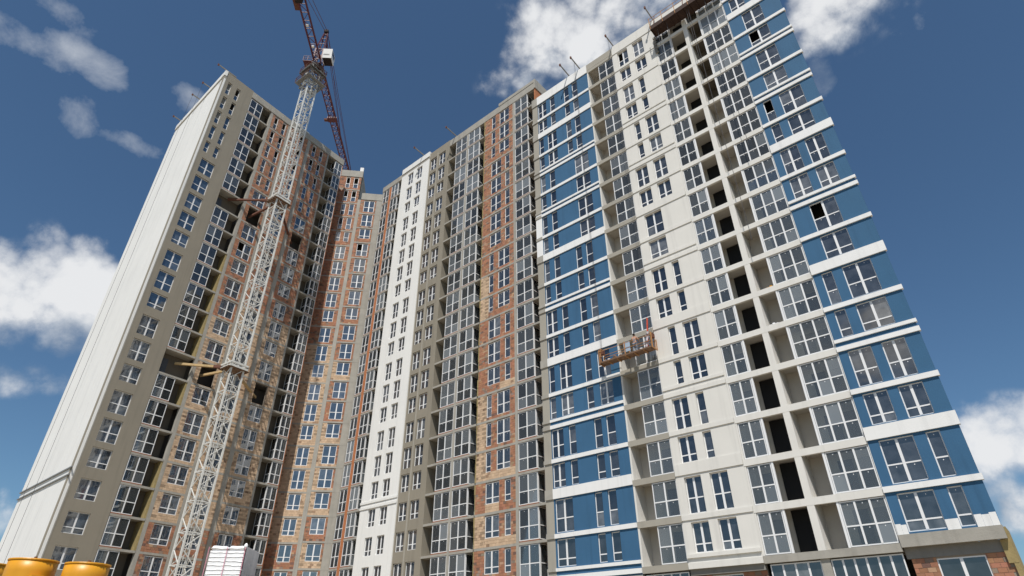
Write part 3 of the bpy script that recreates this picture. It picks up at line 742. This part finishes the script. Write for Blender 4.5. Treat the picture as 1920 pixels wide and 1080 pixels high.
# tie collars and struts into the tower
for zc, (mat_c, mat_t), ends in ((30.2, ('mast', 'timber'), ((6.4, 30.2), (9.6, 29.8), (17.2, 29.5))), (55.6, ('mast', 'rust'), ((6.3, 54.8), (9.7, 53.9), (17.0, 53.7)))):
    cm = MB(); h = S2 + .28
    for i in range(4):
        a, b = [(-h, -h), (h, -h), (h, h), (-h, h)][i], [(h, -h), (h, h), (-h, h), (-h, -h)][i]
        for z in (-.22, .22): cm.bar(mp(*a, zc + z), mp(*b, zc + z), .09, .10)
        for t in (.0, .33, .66, 1.0):
            p = mp(a[0] + (b[0] - a[0]) * t, a[1] + (b[1] - a[1]) * t, 0)
            cm.bar(p + Vector((0, 0, zc - .22)), p + Vector((0, 0, zc + .22)), .05, up=ex)
    cm.build('tie_collar', mat_c, CRN)
    pk = MB()
    for i in range(5): pk.bar(mp(-1.3, -.9 + i * .45, zc - .36), mp(1.35, -.9 + i * .45, zc - .36), .18, .025)
    pk.build('collar_platform', 'timberdark', CRN)
    starts = (mp(-h, -h, zc), mp(0, -h, zc), mp(h, -h, zc - .1))
    for st, (u, z) in zip(starts, ends):
        en = FL.pt(u, -.9, z); t = MB(); t.bar(st, en, .125); t.build('tie_strut', mat_t if not (zc < 40 and u > 15) else 'timber', CRN)
        cp = MB(); cp.bar(st, st + (en - st) * .16, .16); cp.build('strut_sleeve', 'rust', CRN)
# climbing cage with working platforms
cg = MB(); h = 1.08
for x in (-h, h):
    for y in (-h, h): cg.bar(mp(x, y, 79.0), mp(x, y, 84.2), .06, up=ex)
for z in (79.1, 80.8, 82.5, 84.1):
    for i in range(4):
        a, b = [(-h, -h), (h, -h), (h, h), (-h, h)][i], [(h, -h), (h, h), (-h, h), (-h, -h)][i]
        cg.bar(mp(*a, z), mp(*b, z), .05)
        if z < 84: cg.bar(mp(*a, z), mp(*b, z + 1.6), .035)
cg.build('climbing_cage', 'steel', CRN)
for z, e0 in ((80.3, 1.7), (82.7, 1.5)):
    pf = MB()
    for sgn in (-1, 1):
        for i in range(3):
            q = h + .12 + i * (e0 - h) / 3
            pf.bar(mp(-e0, sgn * q, z), mp(e0, sgn * q, z), .11, .035); pf.bar(mp(sgn * q, -h, z + .01), mp(sgn * q, h, z + .01), .11, .035)
    pf.build('cage_platform', 'steel', CRN)
    rl = MB()
    for i in range(4):
        a, b = [(-e0, -e0), (e0, -e0), (e0, e0), (-e0, e0)][i], [(e0, -e0), (e0, e0), (-e0, e0), (-e0, -e0)][i]
        for zz in (.55, 1.1): rl.bar(mp(*a, z + zz), mp(*b, z + zz), .03)
        for t in (0, .5): rl.bar(mp(a[0] + (b[0] - a[0]) * t, a[1] + (b[1] - a[1]) * t, z), mp(a[0] + (b[0] - a[0]) * t, a[1] + (b[1] - a[1]) * t, z + 1.1), .03, up=ex)
    rl.build('cage_rail', 'rust', CRN)
# slewing gear, tower head, cab
JA = R(-2.7); jx = Vector((math.cos(JA), -math.sin(JA), 0)); jy = Vector((math.sin(JA), math.cos(JA), 0)); JC = MC + Vector((.35, 0, 0)); ZJ = 85.8
def jp(x, y, z): return JC + jx * x + jy * y + Vector((0, 0, z))
def ring(mb, c, r, z0, z1, n=20):
    o = len(mb.v)
    for z in (z0, z1):
        for i in range(n): mb.v.append(c + Vector((r * math.cos(6.2832 * i / n), r * math.sin(6.2832 * i / n), z)))
    for i in range(n): mb.q.append((o + i, o + (i + 1) % n, o + n + (i + 1) % n, o + n + i))
    mb.q.append(tuple(o + i for i in range(n))[::-1]); mb.q.append(tuple(o + n + i for i in range(n)))
sl = MB(); ring(sl, JC, 1.05, 84.2, 84.5); ring(sl, JC, .9, 84.5, 84.9); sl.build('slewing_ring', 'dark', CRN)
hd = MB()
for x in (-.65, .65):
    for y in (-.75, .75):
        hd.bar(jp(x, y, 84.6), jp(x, y, 88.6), .10, up=jx)
for z in (84.9, 86.8, 88.5):
    for a, b in (((-.65, -.75), (.65, -.75)), ((.65, -.75), (.65, .75)), ((.65, .75), (-.65, .75)), ((-.65, .75), (-.65, -.75))):
        hd.bar(jp(*a, z), jp(*b, z), .06)
        hd.bar(jp(*a, z - 1.8 if z > 85 else z - .2), jp(*b, z), .045)
hd.build('tower_head', 'red', CRN)
af = MB(); AP = jp(.1, -.2, 94.0)
for x, y in ((-.65, -.75), (.65, -.75), (-.65, .75), (.65, .75)): af.bar(jp(x, y, 88.5), AP + jx * x * .35, .085)
for t in (.3, .6, .85):
    c4 = [jp(x, y, 88.5).lerp(AP + jx * x * .35, t) for x, y in ((-.65, -.75), (.65, -.75), (.65, .75), (-.65, .75))]
    for i in range(4): af.bar(c4[i], c4[(i + 1) % 4], .045)
af.build('apex_frame', 'red', CRN)
sh = MB(); sh.bar(AP - jx * .35, AP + jx * .35, .28); sh.build('apex_sheave', 'dark', CRN)
gl = MB()
for x in (-2.2, -1.5):
    gl.bar(jp(x, -.9, 85.2), jp(x, -.9, 86.3), .03, up=jx); gl.bar(jp(x, .6, 85.2), jp(x, .6, 86.3), .03, up=jx)
gl.bar(jp(-2.2, -.9, 86.3), jp(-2.2, .6, 86.3), .03); gl.bar(jp(-2.2, -.9, 86.3), jp(-.7, -.9, 86.3), .03); gl.bar(jp(-2.2, -.9, 85.75), jp(-.7, -.9, 85.75), .03)
gl.bar(jp(-1.5, -.9, 85.2), jp(-1.5, .6, 85.2), .7, .04); gl.build('side_gallery', 'red', CRN)
cb = MB(); x0, x1, y0, y1, z0, z1 = .95, 2.45, -1.5, .35, 85.6, 87.6
pts = [jp(x0, y0 + .25, z0), jp(x1, y0 + .25, z0), jp(x1, y1, z0), jp(x0, y1, z0), jp(x0, y0, z1), jp(x1, y0, z1), jp(x1, y1, z1), jp(x0, y1, z1)]
cb._add(pts, [(0, 3, 2, 1), (4, 5, 6, 7), (0, 1, 5, 4), (1, 2, 6, 5), (2, 3, 7, 6), (3, 0, 4, 7)])
cab = cb.build('cab', 'whiteband', CRN); sub(cab, CRN)
f = MB(); f._add([jp(x0 + .08, y0 + .25, z0 - .03), jp(x1 - .08, y0 + .25, z0 - .03), jp(x1 - .08, y1, z0 - .03), jp(x0 + .08, y1, z0 - .03)], [(0, 3, 2, 1)]); f.build('cab_floor', 'dark', cab)
f = MB(); a_, b_ = jp(x0 + .12, y0 + .11, z0 + .75), jp(x1 - .4, y0 + .11, z0 + .75); f.bar(a_, b_, .02, .02); f.build('cab_rail', 'dark', cab)
f = MB(); f._add([jp(x1 + .012, y0 + .25, z0 + .9), jp(x1 + .012, y1 - .2, z0 + .9), jp(x1 + .012, y1 - .2, z1 - .2), jp(x1 + .012, y0 + .15, z1 - .2)], [(0, 1, 2, 3)]); f.build('cab_window', 'glass', cab)
# jib: triangular truss pointing away, counter-jib towards the camera
jb = MB(); L0, L1, n = .8, 50.0, 41
for x, dz in ((-.62, 0), (.62, 0), (0, 1.25)): jb.bar(jp(x, L0, ZJ + dz), jp(x, L1, ZJ + dz), .08)
for i in range(n):
    y = L0 + (L1 - L0) * i / n; y2 = L0 + (L1 - L0) * (i + 1) / n; ym = (y + y2) / 2
    jb.bar(jp(-.62, y, ZJ), jp(.62, y, ZJ), .035); jb.bar(jp(-.62 if i % 2 else .62, y, ZJ), jp(.62 if i % 2 else -.62, y2, ZJ), .035)
    for x in (-.62, .62): jb.bar(jp(x, y, ZJ), jp(0, ym, ZJ + 1.25), .035); jb.bar(jp(0, ym, ZJ + 1.25), jp(x, y2, ZJ), .035)
jb.build('jib', 'red', CRN)
cj = MB(); L0, L1, n = -.8, -17.5, 12
for x in (-.55, .55): cj.bar(jp(x, L0, ZJ), jp(x, L1, ZJ), .11, .16)
for i in range(n):
    y = L0 + (L1 - L0) * i / n; y2 = L0 + (L1 - L0) * (i + 1) / n
    cj.bar(jp(-.55, y, ZJ), jp(.55, y, ZJ), .045); cj.bar(jp(-.55 if i % 2 else .55, y, ZJ), jp(.55 if i % 2 else -.55, y2, ZJ), .04)
cj.build('counter_jib', 'red', CRN)
wr = MB()
wr.bar(jp(-1.0, -9.5, ZJ - .1), jp(-1.0, -17.2, ZJ - .1), .35, .03)
for z in (.5, 1.0): wr.bar(jp(-1.35, -9.5, ZJ + z), jp(-1.35, -17.2, ZJ + z), .03)
for i in range(6): wr.bar(jp(-1.35, -9.5 - i * 1.54, ZJ - .1), jp(-1.35, -9.5 - i * 1.54, ZJ + 1.0), .03, up=jx)
wr.build('walkway', 'rust', CRN)
for i in range(4):
    b = MB(); y = -11.6 - i * .95
    b._add([jp(x, yy, z) for z in (ZJ - 1.6, ZJ + .9) for x, yy in ((-.5, y), (.5, y), (.5, y - .85), (-.5, y - .85))], [(0, 3, 2, 1), (4, 5, 6, 7), (0, 1, 5, 4), (1, 2, 6, 5), (2, 3, 7, 6), (3, 0, 4, 7)])
    b.build('counterweight', 'dark', CRN)
for y in (-3.2, -7.0):
    b = MB(); b.bar(jp(-.28, y, ZJ - .15), jp(.1, y, ZJ - .15), .16, .14); b.build('floodlight', 'whiteband', CRN)
for y, s in ((-16.5, .0), (20, 0), (36, 0)):
    for x in (-.2, .2):
        b = MB(); b.bar(AP + jx * x, jp(x * 2.4 if y < 0 else 0, y, ZJ + (.1 if y < 0 else 1.3)), .032); b.build('pendant', 'red', CRN)
tr = MB(); tr.bar(jp(-.85, 12.0, ZJ - .3), jp(.85, 12.0, ZJ - .3), .55, .18); tr.build('trolley', 'red', CRN)
tb = MB(); tb.bar(jp(-1.45, 12.0, ZJ - .45), jp(-.85, 12.0, ZJ - .45), .25, .18); tb.build('trolley_basket', 'rust', CRN)
fb = MB(); fb.bar(mp(-2.6, -2.6, .25), mp(2.6, -2.6, .25), .0, .0) if False else ring(fb, MC, 2.6, 0, .6, 4); fb.build('foundation', 'concrete', CRN)

# ================================================================== SUSPENDED CRADLE on the blue block and its crew
gu0, gu1, gw0, gw1, gz = 17.05, 22.05, .55, 1.30, 22.55
p = FR.pt((gu0 + gu1) / 2, (gw0 + gw1) / 2, gz)
GON = thing('suspended_cradle', tuple(p), 'orange suspended work cradle hanging in front of the blue and beige facade', 'cradle')
for i in range(4):
    w = gw0 + (gw1 - gw0) * i / 4
    MB(FR).box(gu0, gu1, w + .012, w + (gw1 - gw0) / 4 - .012, gz, gz + .04).build('deck_plank', 'timberdark', GON)
for i in range(7):
    u = gu0 + (gu1 - gu0) * i / 6
    MB(FR).box(u - .03, u + .03, gw0, gw1, gz - .08, gz - .002).build('deck_bearer', 'orangepaint', GON)
for w in (gw0, gw1):
    m = MB(FR)
    for z in ((.06, .62, 1.1) if w == gw1 else (.06, .8)): m.box(gu0, gu1, w - .018, w + .018, gz + z - .018, gz + z + .018)
    m.build('guard_rail', 'orangepaint', GON)
    for u in (gu0, (gu0 + gu1) / 2, gu1): MB(FR).box(u - .035, u + .035, w - .035, w + .035, gz - .08, gz + (1.25 if w == gw1 else .9)).build('rail_post', 'orangepaint', GON)
MB(FR).box(gu0 + .05, gu1 - .05, gw1 + .03, gw1 + .05, gz - .02, gz + .11).build('toe_board', 'timberdark', GON)
for u in (gu0 + .1, gu1 - .1):
    m = MB(FR); m.box(u - .03, u + .03, gw0 + .04, gw0 + .09, gz, gz + 1.35); m.box(u - .03, u + .03, gw1 - .09, gw1 - .04, gz + .0, gz + 1.35); m.box(u - .03, u + .03, gw0 + .04, gw1 - .04, gz + 1.35, gz + 1.41); m.build('end_stirrup', 'orangepaint', GON)
    MB(FR).box(u - .14, u + .14, gw0 + .2, gw0 + .5, gz + .95, gz + 1.33).build('hoist', 'rust', GON)
    m = MB(); m.bar(FR.pt(u, .92, gz + 1.38), FR.pt(u, .92, 62.6), .011, up=ex); m.build('hoist_rope', 'rope', GON)
    m = MB(); m.bar(FR.pt(u + .12, .86, gz + .3), FR.pt(u + .12, .86, 62.6), .006, up=ex); m.build('safety_rope', 'rope', GON)

def skin_person(name, joints, edges, parent_loc, label, cat, mat, face):
    me = bpy.data.meshes.new(name); me.from_pydata([tuple(j[0]) for j in joints], edges, [])
    o = bpy.data.objects.new(name, me); C.objects.link(o)
    sk = o.modifiers.new('skin', 'SKIN'); ss = o.modifiers.new('sub', 'SUBSURF'); ss.levels = ss.render_levels = 2
    for i, j in enumerate(joints): me.skin_vertices[0].data[i].radius = (j[1], j[2] if len(j) > 2 else j[1])
    me.skin_vertices[0].data[0].use_root = True
    me.materials.append(M[mat]); o['label'] = label; o['category'] = cat
    return o
# the worker: stands in the cradle, right arm raised to the wall, built facing local -y (the wall)
J = [((0, 0, .95), .15, .11), ((0, .0, 1.18), .14, .10), ((0, -.03, 1.40), .17, .11), ((0, -.04, 1.50), .06), ((0, -.06, 1.60), .085, .10), ((0, -.07, 1.70), .085, .10),
     ((-.19, -.03, 1.43), .065), ((-.30, -.10, 1.22), .05), ((-.26, -.32, 1.12), .04), ((-.24, -.42, 1.14), .038),
     ((.19, -.03, 1.43), .065), ((.33, -.18, 1.52), .05), ((.34, -.36, 1.70), .04), ((.34, -.45, 1.76), .038),
     ((-.10, 0, .86), .10), ((-.12, -.04, .48), .07), ((-.13, .02, .08), .05), ((-.13, -.16, .04), .04),
     ((.10, 0, .86), .10), ((.13, .03, .48), .07), ((.15, .08, .08), .05), ((.15, -.10, .04), .04)]
fing = []
for hb, sx in ((9, -1), (13, 1)):
    h0 = Vector(J[hb][0])
    for fi in range(4): fing.append((hb, h0 + Vector(((fi - 1.5) * .022, -.085 + abs(fi - 1.4) * .01, -.03 if sx < 0 else .02)), .010))
    fing.append((hb, h0 + Vector((-sx * .055, -.03, .02)), .011))
E_ = [(0, 1), (1, 2), (2, 3), (3, 4), (4, 5), (2, 6), (6, 7), (7, 8), (8, 9), (2, 10), (10, 11), (11, 12), (12, 13), (0, 14), (14, 15), (15, 16), (16, 17), (0, 18), (18, 19), (19, 20), (20, 21)]
for hb, pnt, r in fing: J.append((tuple(pnt), r)); E_.append((hb, len(J) - 1))
wk = skin_person('person', J, E_, None, 'worker in grey working clothes reaching to the wall from the cradle', 'person', 'skin', FR)
wk.location = FR.pt(18.75, .98, gz + .045); wk.rotation_euler = (0, 0, FR.phi)
def wpart(name, mat, pts_r, edges):
    me = bpy.data.meshes.new(name); me.from_pydata([q[0] for q in pts_r], edges, [])
    o = bpy.data.objects.new(name, me); C.objects.link(o); o.modifiers.new('skin', 'SKIN'); ss = o.modifiers.new('sub', 'SUBSURF'); ss.levels = ss.render_levels = 2
    for i, q in enumerate(pts_r): me.skin_vertices[0].data[i].radius = (q[1], q[2])
    me.skin_vertices[0].data[0].use_root = True
    me.materials.append(M[mat]); o.parent = wk; return o
wpart('hair', 'hair', [((0, -.035, 1.72), .085, .10), ((0, -.02, 1.775), .075, .085), ((0, .005, 1.66), .07, .06)], [(0, 1), (0, 2)])
wpart('vest', 'shirt', [((0, .0, .92), .175, .13), ((0, .0, 1.18), .16, .12), ((0, -.03, 1.38), .19, .125)], [(0, 1), (1, 2)])
wpart('trousers', 'shirt', [((0, 0, .90), .16, .12), ((-.10, 0, .84), .115, .115), ((-.12, -.04, .48), .085, .085), ((-.13, .02, .12), .07, .07), ((.10, 0, .84), .115, .115), ((.13, .03, .48), .085, .085), ((.15, .08, .12), .07, .07)], [(0, 1), (1, 2), (2, 3), (0, 4), (4, 5), (5, 6)])
fc = MB()
for x in (-.032, .032): fc.box(x - .012, x + .012, -.175, -.160, 1.655, 1.67)
fc2 = bpy.data.meshes.new('eyes'); fc2.from_pydata([tuple(v) for v in fc.v], [], fc.q); fc2.materials.append(M['hair']); eo = bpy.data.objects.new('eyes', fc2); C.objects.link(eo); eo.parent = wk
fc = MB(); fc.box(-.025, .025, -.172, -.158, 1.575, 1.585); fc.box(-.012, .012, -.188, -.155, 1.605, 1.645)
fc2 = bpy.data.meshes.new('nose_and_mouth'); fc2.from_pydata([tuple(v) for v in fc.v], [], fc.q); fc2.materials.append(M['skin']); eo = bpy.data.objects.new('nose_and_mouth', fc2); C.objects.link(eo); eo.parent = wk

def loose(name, mb, mat, label, cat, group=None):
    o = mb.build(name, mat); o['label'] = label; o['category'] = cat
    if group: o['group'] = group
    return o
def lathe(mb, c, prof, n=16):
    o = len(mb.v)
    for r, z in prof:
        for i in range(n): mb.v.append(c + Vector((r * math.cos(6.2832 * i / n), r * math.sin(6.2832 * i / n), z)))
    for k in range(len(prof) - 1):
        for i in range(n): mb.q.append((o + k * n + i, o + k * n + (i + 1) % n, o + (k + 1) * n + (i + 1) % n, o + (k + 1) * n + i))
    mb.q.append(tuple(o + i for i in range(n))[::-1]); k = (len(prof) - 1) * n; mb.q.append(tuple(o + k + i for i in range(n)))
    return mb
dk = gz + .045
m = MB(); m.bar(FR.pt(17.80, .72, dk), FR.pt(17.48, .66, gz + 3.0), .12, .02); loose('plank', m, 'redboard', 'red plank standing upright at the right end of the cradle', 'plank')
m = MB(FR); m.box(19.15, 19.75, 1.08, 1.11, dk + .35, dk + 1.22); m.box(19.15, 19.19, 1.06, 1.08, dk, dk + .35); m.box(19.71, 19.75, 1.06, 1.08, dk, dk + .35); loose('board', m, 'bluesheet', 'pale blue sheet propped beside the worker in the cradle', 'board')
m = MB()
for i in range(7):
    a, b = i / 7, (i + 1) / 7
    m.bar(FR.pt(17.5 + .35 * a, .95 + .05 * math.sin(i * 2.1), dk + 1.55 - 1.5 * a), FR.pt(17.5 + .35 * b, .95 + .05 * math.sin(i * 2.1 + 2.1), dk + 1.55 - 1.5 * b), .14 + .05 * a, .07)
loose('cloth', m, 'cloth', 'crumpled patterned cloth draped at the right end of the cradle', 'cloth')
for i, (u, mt, lab) in enumerate(((18.25, 'bag', 'white plaster bucket between the worker and the patterned cloth'), (20.2, 'rust', 'brown bucket near the middle of the cradle'), (21.35, 'bag', 'white bucket near the left end of the cradle'))):
    m = lathe(MB(), FR.pt(u, .92, dk), [(.12, 0), (.15, .30), (.155, .31), (.14, .312), (.11, .06)]); loose('bucket', m, mt, lab, 'bucket')
m = MB(FR); m.box(21.55, 21.9, .7, 1.05, dk, dk + .22); m.box(21.6, 21.85, .75, 1.0, dk + .22, dk + .30); loose('sack', m, 'cloth', 'slumped grey sack lying at the left end of the cradle', 'sack')
m = lathe(MB(), FR.pt(20.75, .95, dk), [(.16, 0), (.22, .18), (.17, .36), (.06, .44)]); loose('sack', m, 'timberdark', 'dark brown sack standing left of the brown bucket in the cradle', 'sack')

# odds and ends left in the open loggias
for u, k, mt, lab in ((7.6, 5, 'yellow', 'yellow bundle lying on the edge of an open beige loggia'), (8.1, 4, 'bag', 'white offcuts lying on the floor of an open beige loggia')):
    m = MB(FR); zt = 9.90 + 3 * k
    for i in range(3): m.box(u - .3 + i * .22, u - .12 + i * .22, -.42 - .05 * i, -.20 + .03 * i, zt, zt + (.14, .2, .11)[i])
    loose('building_scrap', m, mt, lab, 'scrap')
# platform under the roof edge of the beige loggias, with ropes
p = FR.pt(8.2, .6, 58.8)
PLT = thing('work_platform', tuple(p), 'dark wooden work platform with railing hung under the roof edge', 'platform')
for i in range(5): MB(FR).box(4.6, 11.95, .04 + i * .26, .04 + i * .26 + .245, 58.9, 58.95).build('deck_plank', 'platform', PLT)
for i in range(11): MB(FR).box(4.62 + i * .725, 4.70 + i * .725, .04, 1.34, 58.75, 58.898).build('deck_bearer', 'platform', PLT)
MB(FR).box(4.6, 11.95, 1.345, 1.385, 58.75, 59.35).build('toe_board', 'platform', PLT)
m = MB(FR)
for z in (60.0, 60.55): m.box(4.6, 12.0, 1.36, 1.40, z - .02, z + .02)
m.build('guard_rail', 'orangepaint', PLT)
for i in range(6): MB(FR).box(4.65 + i * 1.44, 4.71 + i * 1.44, 1.40, 1.44, 58.8, 60.6).build('rail_post', 'orangepaint', PLT)
for u in (5.0, 8.2, 11.6):
    m = MB(); m.bar(FR.pt(u, 1.3, 58.8), FR.pt(u, .25, 62.15), .03); m.build('hanger', 'rust', PLT)
for i, u in enumerate((6.0, 7.75, 7.95, 10.2, 11.3)):
    m = MB(); m.bar(FR.pt(u, 1.0, 58.8), FR.pt(u, .9, 58.8 - (21, 30, 9, 6, 14)[i]), .018, up=ex); m.build('rope', 'rope', PLT)
m = MB(FR)
for i in range(9): m.box(12.0 + .05 * (i % 2), 12.3, .02, .14 + .05 * ((i * 7) % 3), 56.4 + i * .28, 56.66 + i * .28)
m.build('netting', 'concretedark', PLT)

# outrigger beams on the roofs
def davit(face, u, z, length, label, lean=.0, du=0.0, up=.0):
    a, b = face.pt(u, -1.6, z), face.pt(u + du, length, z + up)
    o = thing('roof_davit', tuple(face.pt(u, -.2, z)), label, 'davit', 'outrigger davits on the roof edges')
    m = MB(); m.bar(a, b, .05, .08); m.build('beam', 'concretedark', o)
    m = MB(); m.bar(face.pt(u, -.9, z - 1.2), face.pt(u, -.9, z), .05, up=ex); m.build('stand', 'steel', o)
    m = MB(); m.bar(b - Vector((0, 0, .18)), b + Vector((0, 0, .12)), .09, up=ex); m.build('end_block', 'rust', o)
davit(FR, 21.95, 62.25, 1.7, 'roof outrigger davit above the blue bay, nearer the beige loggias', up=.4)
davit(FR, 23.55, 62.25, 1.7, 'roof outrigger davit above the blue bay, nearer the brick block', up=.4)
davit(FR, 17.15, 62.25, 1.5, 'roof outrigger davit above the left beige loggia', up=.3)
davit(FR, 11.95, 62.25, 1.6, 'roof outrigger davit beside the dark wooden work platform', up=.3)
davit(FM, 45.3, 68.2, 2.0, 'roof outrigger davit where brick block meets taupe strip', up=.3)
davit(FM, 52.5, 68.8, 2.0, 'roof outrigger davit above the white strip of the brick block', up=.3)
for u, lab in ((.3, 'roof outrigger davit at the front corner of the white side wall'), (5.2, 'roof outrigger davit over the white side wall, second from its front corner'), (8.6, 'roof outrigger davit over the white side wall, second from its far end'), (15.2, 'roof outrigger davit at the far end of the white side wall')):
    davit(FS, u, 75.0, 1.2, lab, up=.2)
for u in (5.2, 8.6):
    m = MB(); m.bar(FS.pt(u, 1.15, 75.1), FS.pt(u, 1.15, 8.0), .012, up=ex)
    loose('rope', m, 'rope', 'thin rope hanging down the white side wall from the %s outrigger' % ('nearer' if u < 6 else 'farther'), 'rope')

# ================================================================== FOREGROUND
def tank(x, y, ztop, r, label, spin):
    o = thing('storage_tank', (x, y, 0), label, 'tank', 'yellow tanks')
    c = Vector((x, y, 0)); zr = ztop - .085
    b = lathe(MB(), c, [(r * .96, .35), (r, .45), (r, zr - .35), (r * 1.0, zr)], 40).build('shell', 'yellow', o, True)
    l = lathe(MB(), c, [(r * 1.025, zr - .03), (r * 1.035, zr), (r * 1.02, zr + .025), (r * .62, zr + .055), (.10, ztop), (.06, ztop + .005)], 40).build('lid', 'yellow', o); sub(l, o)
    lathe(MB(), c, [(.05, ztop), (.05, ztop + .05), (.03, ztop + .06)], 10).build('lid_bolt', 'rust', l)
    for k in range(3):
        a = spin + k * 2.094; d = Vector((math.cos(a), math.sin(a), 0)); t = Vector((-d.y, d.x, 0))
        q = MB(); pc = c + d * (r + .10)
        q.bar(pc - d * .12 + Vector((0, 0, zr - .52)), pc + d * .16 + Vector((0, 0, zr - .52)), .17, .025); q.bar(pc + Vector((0, 0, zr - .9)), pc + Vector((0, 0, zr - .54)), .05, .10, up=t); q.build('lifting_lug', 'yellow', o)
    q = MB()
    for k in range(4):
        a = .785 + k * 1.571; d = Vector((math.cos(a), math.sin(a), 0)); q.bar(c + d * r * .85, c + d * r * .85 + Vector((0, 0, .4)), .07, up=Vector((1, 0, 0)))
    q.build('base_legs', 'steel', o)
tank(-16.17, 22.0, 4.43, .72, 'yellow round tank with conical lid, left of the pair at bottom left', 3.5)
tank(-14.28, 22.0, 4.31, .67, 'yellow round tank with conical lid, right of the pair and nearest the sacks', 3.9)
tank(-19.0, 23.6, 4.50, .75, 'yellow round tank cut off by the left edge of the picture', .4)
# stack of wrapped sacks on pallets
PX = Vector((-7.755, 18.9, 0)); pa = R(4.0)
pdx = Vector((-math.cos(pa), -math.sin(pa) * .6, 0)).normalized(); pdy = Vector((-pdx.y, pdx.x, 0)); pdy = pdy if pdy.y > 0 else -pdy
def pp(a, b, z): return PX + pdx * a + pdy * b + Vector((0, 0, z))
class PF:                      # local frame of the stack: a along the bright side (leftward), b away from the camera
    out = 1
    def pt(s, a, b, z): return pp(a, b, z)
TOPZ = 4.40; pf = PF()
for lev in range(3):
    z0 = [0, 1.48, 2.96][lev]
    o = thing('sack_pallet', tuple(pp(.5, .6, z0)), ['pallet of wrapped white sacks, lowest of the stack', 'pallet of wrapped white sacks, middle of the stack', 'pallet of wrapped white sacks, topmost of the stack in front of the crane'][lev], 'pallet', 'stacked pallets of sacks')
    for i in range(5): MB(pf).box(0, 1.05, .02 + i * .245, .18 + i * .245, z0 + .11, z0 + .135).build('deck_board', 'timber', o)
    for i in range(3): MB(pf).box(.0 + i * .475, .10 + i * .475, 0, 1.18, z0, z0 + .109).build('bearer', 'timber', o)
    nrow = 11; hb = .115
    for r_ in range(nrow):
        for c_ in range(2):
            for d_ in range(2):
                a0, b0, zz = .012 + c_ * .52, .012 + d_ * .59, z0 + .137 + r_ * hb + random.uniform(-.004, .004)
                nx, ny, m = 8, 8, MB()
                # pillow: rounded sack
                top, bot = [], []
                sag = random.uniform(-.012, .012); jx_ = random.uniform(-.012, .012)
                for i in range(nx + 1):
                    for j in range(ny + 1):
                        s_, t_ = i / nx * 2 - 1, j / ny * 2 - 1
                        e = max(0.0, 1 - abs(s_) ** 12) ** .3 * max(0.0, 1 - abs(t_) ** 24) ** .25
                        wv = .006 * math.sin(5 * s_ + 3 * r_ + c_) * (1 - e * .3)
                        top.append(pp(a0 + jx_ + (i / nx) * .515, b0 + (j / ny) * .57, zz + hb / 2 + e * (hb / 2 + .016) + wv + sag * s_))
                        bot.append(pp(a0 + jx_ + (i / nx) * .515, b0 + (j / ny) * .57, zz + hb / 2 - e * (hb / 2 + .002) + wv * .5 + sag * s_))
                N = len(top); m.v = top + bot
                for i in range(nx):
                    for j in range(ny):
                        q = (i * (ny + 1) + j, (i + 1) * (ny + 1) + j, (i + 1) * (ny + 1) + j + 1, i * (ny + 1) + j + 1)
                        m.q.append(q); m.q.append(tuple(N + k for k in reversed(q)))
                if lev == 2 or (r_ == nrow - 1): m.build('sack', 'bag', o, True)
    MB(pf).box(.035, 1.02, .028, 1.16, z0 + .137, z0 + .137 + 10 * hb).build('gap_filler', 'bag', o)  # filler added behind the sacks to keep the gaps from going dark
    # shrink wrap on the shaded side and over the top edge, shade in its grey
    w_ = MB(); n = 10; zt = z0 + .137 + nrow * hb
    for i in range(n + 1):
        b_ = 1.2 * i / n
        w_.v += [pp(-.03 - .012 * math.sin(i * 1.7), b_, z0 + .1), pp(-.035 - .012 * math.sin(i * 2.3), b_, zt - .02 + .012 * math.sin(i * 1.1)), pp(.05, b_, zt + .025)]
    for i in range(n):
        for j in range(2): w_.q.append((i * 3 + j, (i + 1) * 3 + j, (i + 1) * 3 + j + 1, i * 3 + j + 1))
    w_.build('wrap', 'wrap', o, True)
    st = MB()
    for c_ in (.0, .525, 1.06): st.box(pp(c_, -.006, 0).x - .008, pp(c_, -.006, 0).x + .008, pp(c_, -.012, 0).y - .006, pp(c_, -.012, 0).y, z0 + .2, zt - .02)
    st.build('printed_edge', 'pink', o)
    k_ = lathe(MB(), pp(.02, .04, zt - .06), [(.02, 0), (.06, .03), (.055, .10), (.02, .15)], 10); k_.build('wrap_knot', 'bag', o, True)
for o in bpy.data.objects:
    if '_base' in o: del o['_base']
